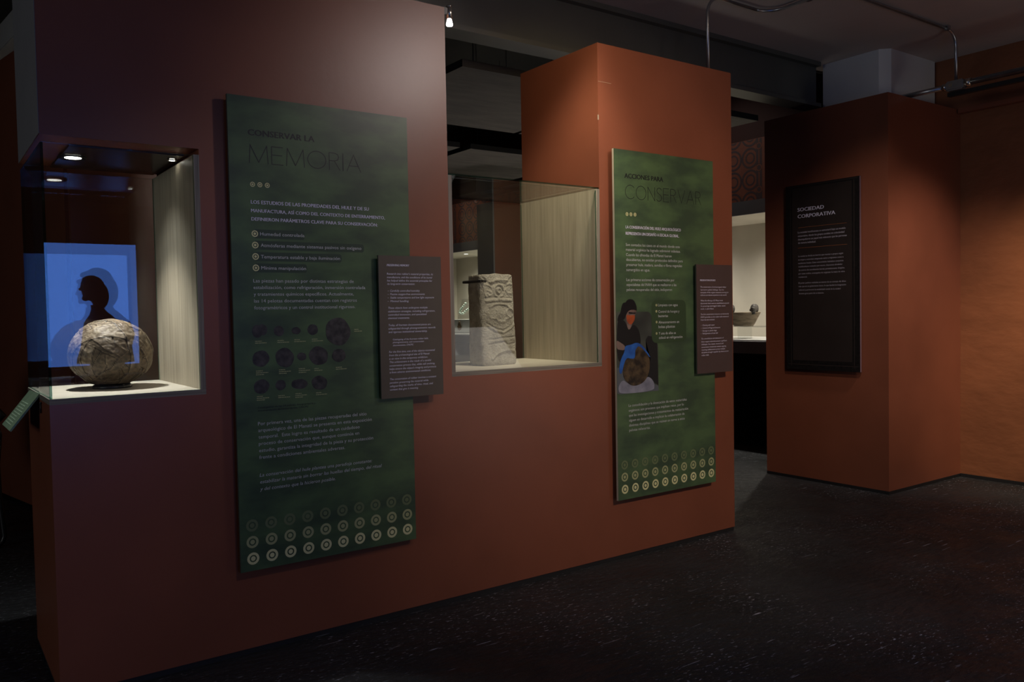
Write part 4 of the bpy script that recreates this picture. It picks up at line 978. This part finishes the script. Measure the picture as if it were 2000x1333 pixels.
SKINM = mat('skin', (.20, .115, .08), .6); COAT = mat('dark_coat', (.018, .016, .018), .8, var=.2, scale=30); TROU = mat('dark_trousers', (.012, .012, .016), .8); HAIRM = mat('dark_hair', (.012, .009, .008), .5)
def P(x, y, z): return (PX + x * PS, PY + y * PS, z * PS)
J = [(P(.05, 0, .92), (.15, .12)), (P(.06, 0, 1.12), (.13, .11)), (P(.05, 0, 1.32), (.14, .11)), (P(.03, 0, 1.44), (.08, .08)), (P(0, 0, 1.50), .05), (P(-.03, 0, 1.57), .06), (P(-.04, 0, 1.66), .085), (P(-.035, 0, 1.73), .075),
     (P(.05, -.18, 1.38), .06), (P(.07, -.235, 1.14), .042), (P(.03, -.235, .92), .030), (P(.02, -.235, .86), .026),
     (P(.05, .18, 1.38), .06), (P(.07, .235, 1.14), .042), (P(.03, .235, .92), .030), (P(.02, .235, .86), .026),
     (P(-.05, -.10, .80), .085), (P(-.12, -.11, .47), .058), (P(-.14, -.11, .11), .040), (P(-.24, -.11, .05), .038),
     (P(.06, .10, .80), .085), (P(.10, .11, .47), .058), (P(.14, .11, .11), .040), (P(.04, .11, .05), .038)]
E = [(0, 1), (1, 2), (2, 3), (3, 4), (4, 5), (5, 6), (6, 7), (2, 8), (8, 9), (9, 10), (10, 11), (2, 12), (12, 13), (13, 14), (14, 15), (0, 16), (16, 17), (17, 18), (18, 19), (0, 20), (20, 21), (21, 22), (22, 23)]
skin_fig('body', J, E, SKINM, pe)
# face and hair
hd_ = MB().ball(P(-.045, 0, 1.66), .105 * PS, 3, (.98, .76, 1.18)).ball(P(-.146, 0, 1.640), .014 * PS, 2, (1.2, .7, .9)).ball(P(-.142, 0, 1.655), .010 * PS, 2, (1.0, .7, 2.0)).ball(P(-.112, 0, 1.570), .030 * PS, 2, (1, 1, .9)).ball(P(-.130, 0, 1.608), .013 * PS, 2, (.9, 1.5, .6)).ball(P(-.128, 0, 1.596), .013 * PS, 2, (.9, 1.5, .6)).ball(P(-.03, .082, 1.65), .020 * PS, 2, (.8, .4, 1.4)).ball(P(-.03, -.082, 1.65), .020 * PS, 2, (.8, .4, 1.4))
hd_.done('head', SKINM, pe, True)
MB().ball(P(-.132, .032, 1.675), .011 * PS, 2).ball(P(-.132, -.032, 1.675), .011 * PS, 2).done('eyes', mat('eye', (.5, .5, .5), .2), pe, True)
MB().ball(P(-.02, 0, 1.70), .118 * PS, 3, (1.0, .86, 1.0)).ball(P(.045, 0, 1.62), .100 * PS, 3, (.85, 1.05, 1.35)).ball(P(-.09, 0, 1.755), .055 * PS, 2, (1.1, 1.3, .6)).done('hair', HAIRM, pe, True)
# flared coat as one lathe-like tube with sleeves
cv = []; cf = []; prof = [(1.04, .215, .20, .02), (1.08, .21, .20, .02), (1.17, .19, .195, .03), (1.27, .195, .21, .05), (1.37, .17, .215, .04), (1.43, .12, .15, .03), (1.48, .085, .09, .01), (1.51, .08, .085, .0)]
for z, rx, ry, cx in prof:
    for k in range(28):
        a = 2 * math.pi * k / 28; wv = 1 + (.05 * math.sin(7 * a) * max(0, (1.1 - z)))
        cv.append(P(cx + rx * math.cos(a) * wv, ry * math.sin(a) * wv, z))
for j in range(len(prof) - 1):
    for k in range(28): cf.append((j * 28 + k, j * 28 + (k + 1) % 28, (j + 1) * 28 + (k + 1) % 28, (j + 1) * 28 + k))
ct = raw('coat', cv, cf, COAT, pe, True); sm = ct.modifiers.new('solid', 'SOLIDIFY'); sm.thickness = .012
for s in (-1, 1):
    MB().tube([P(.05, s * .16, 1.41), P(.06, s * .215, 1.30), P(.07, s * .24, 1.14), P(.045, s * .243, 1.02), P(.03, s * .24, .92)], [.062, .060, .052, .046, .042], 14).done('sleeve', COAT, pe, True)
    m_ = MB().ball(P(.02, s * .237, .85), .036 * PS, 2, (.9, .5, 1.25))
    for i, ln in enumerate((.060, .070, .066, .050)):
        x = -.008 + .017 * i; m_.tube([P(x, s * .237, .825), P(x - .004, s * .232, .825 - ln * .55), P(x - .016, s * .222, .825 - ln)], [.0085, .0075, .006], 8)
    m_.tube([P(-.006, s * .235, .87), P(-.030, s * .226, .84), P(-.036, s * .220, .812)], [.0095, .008, .0065], 8)
    m_.done('hand', SKINM, pe, True)
    x0, x1, x2 = ((-.05, -.12, -.14) if s < 0 else (.06, .10, .14)); yy = s * .11
    MB().tube([P(x0 + .02, yy * .9, .92), P(x0, yy, .78), P(x1, yy, .47), P(x2, yy, .10), P(x2, yy, .06)], [.105, .098, .075, .06, .062], 16).done('trouser_leg', TROU, pe, True)
    MB().box(P(x2 - .17, yy - .045, 0), P(x2 + .08, yy + .045, .085), .02).done('shoe', BLACK, pe, True)
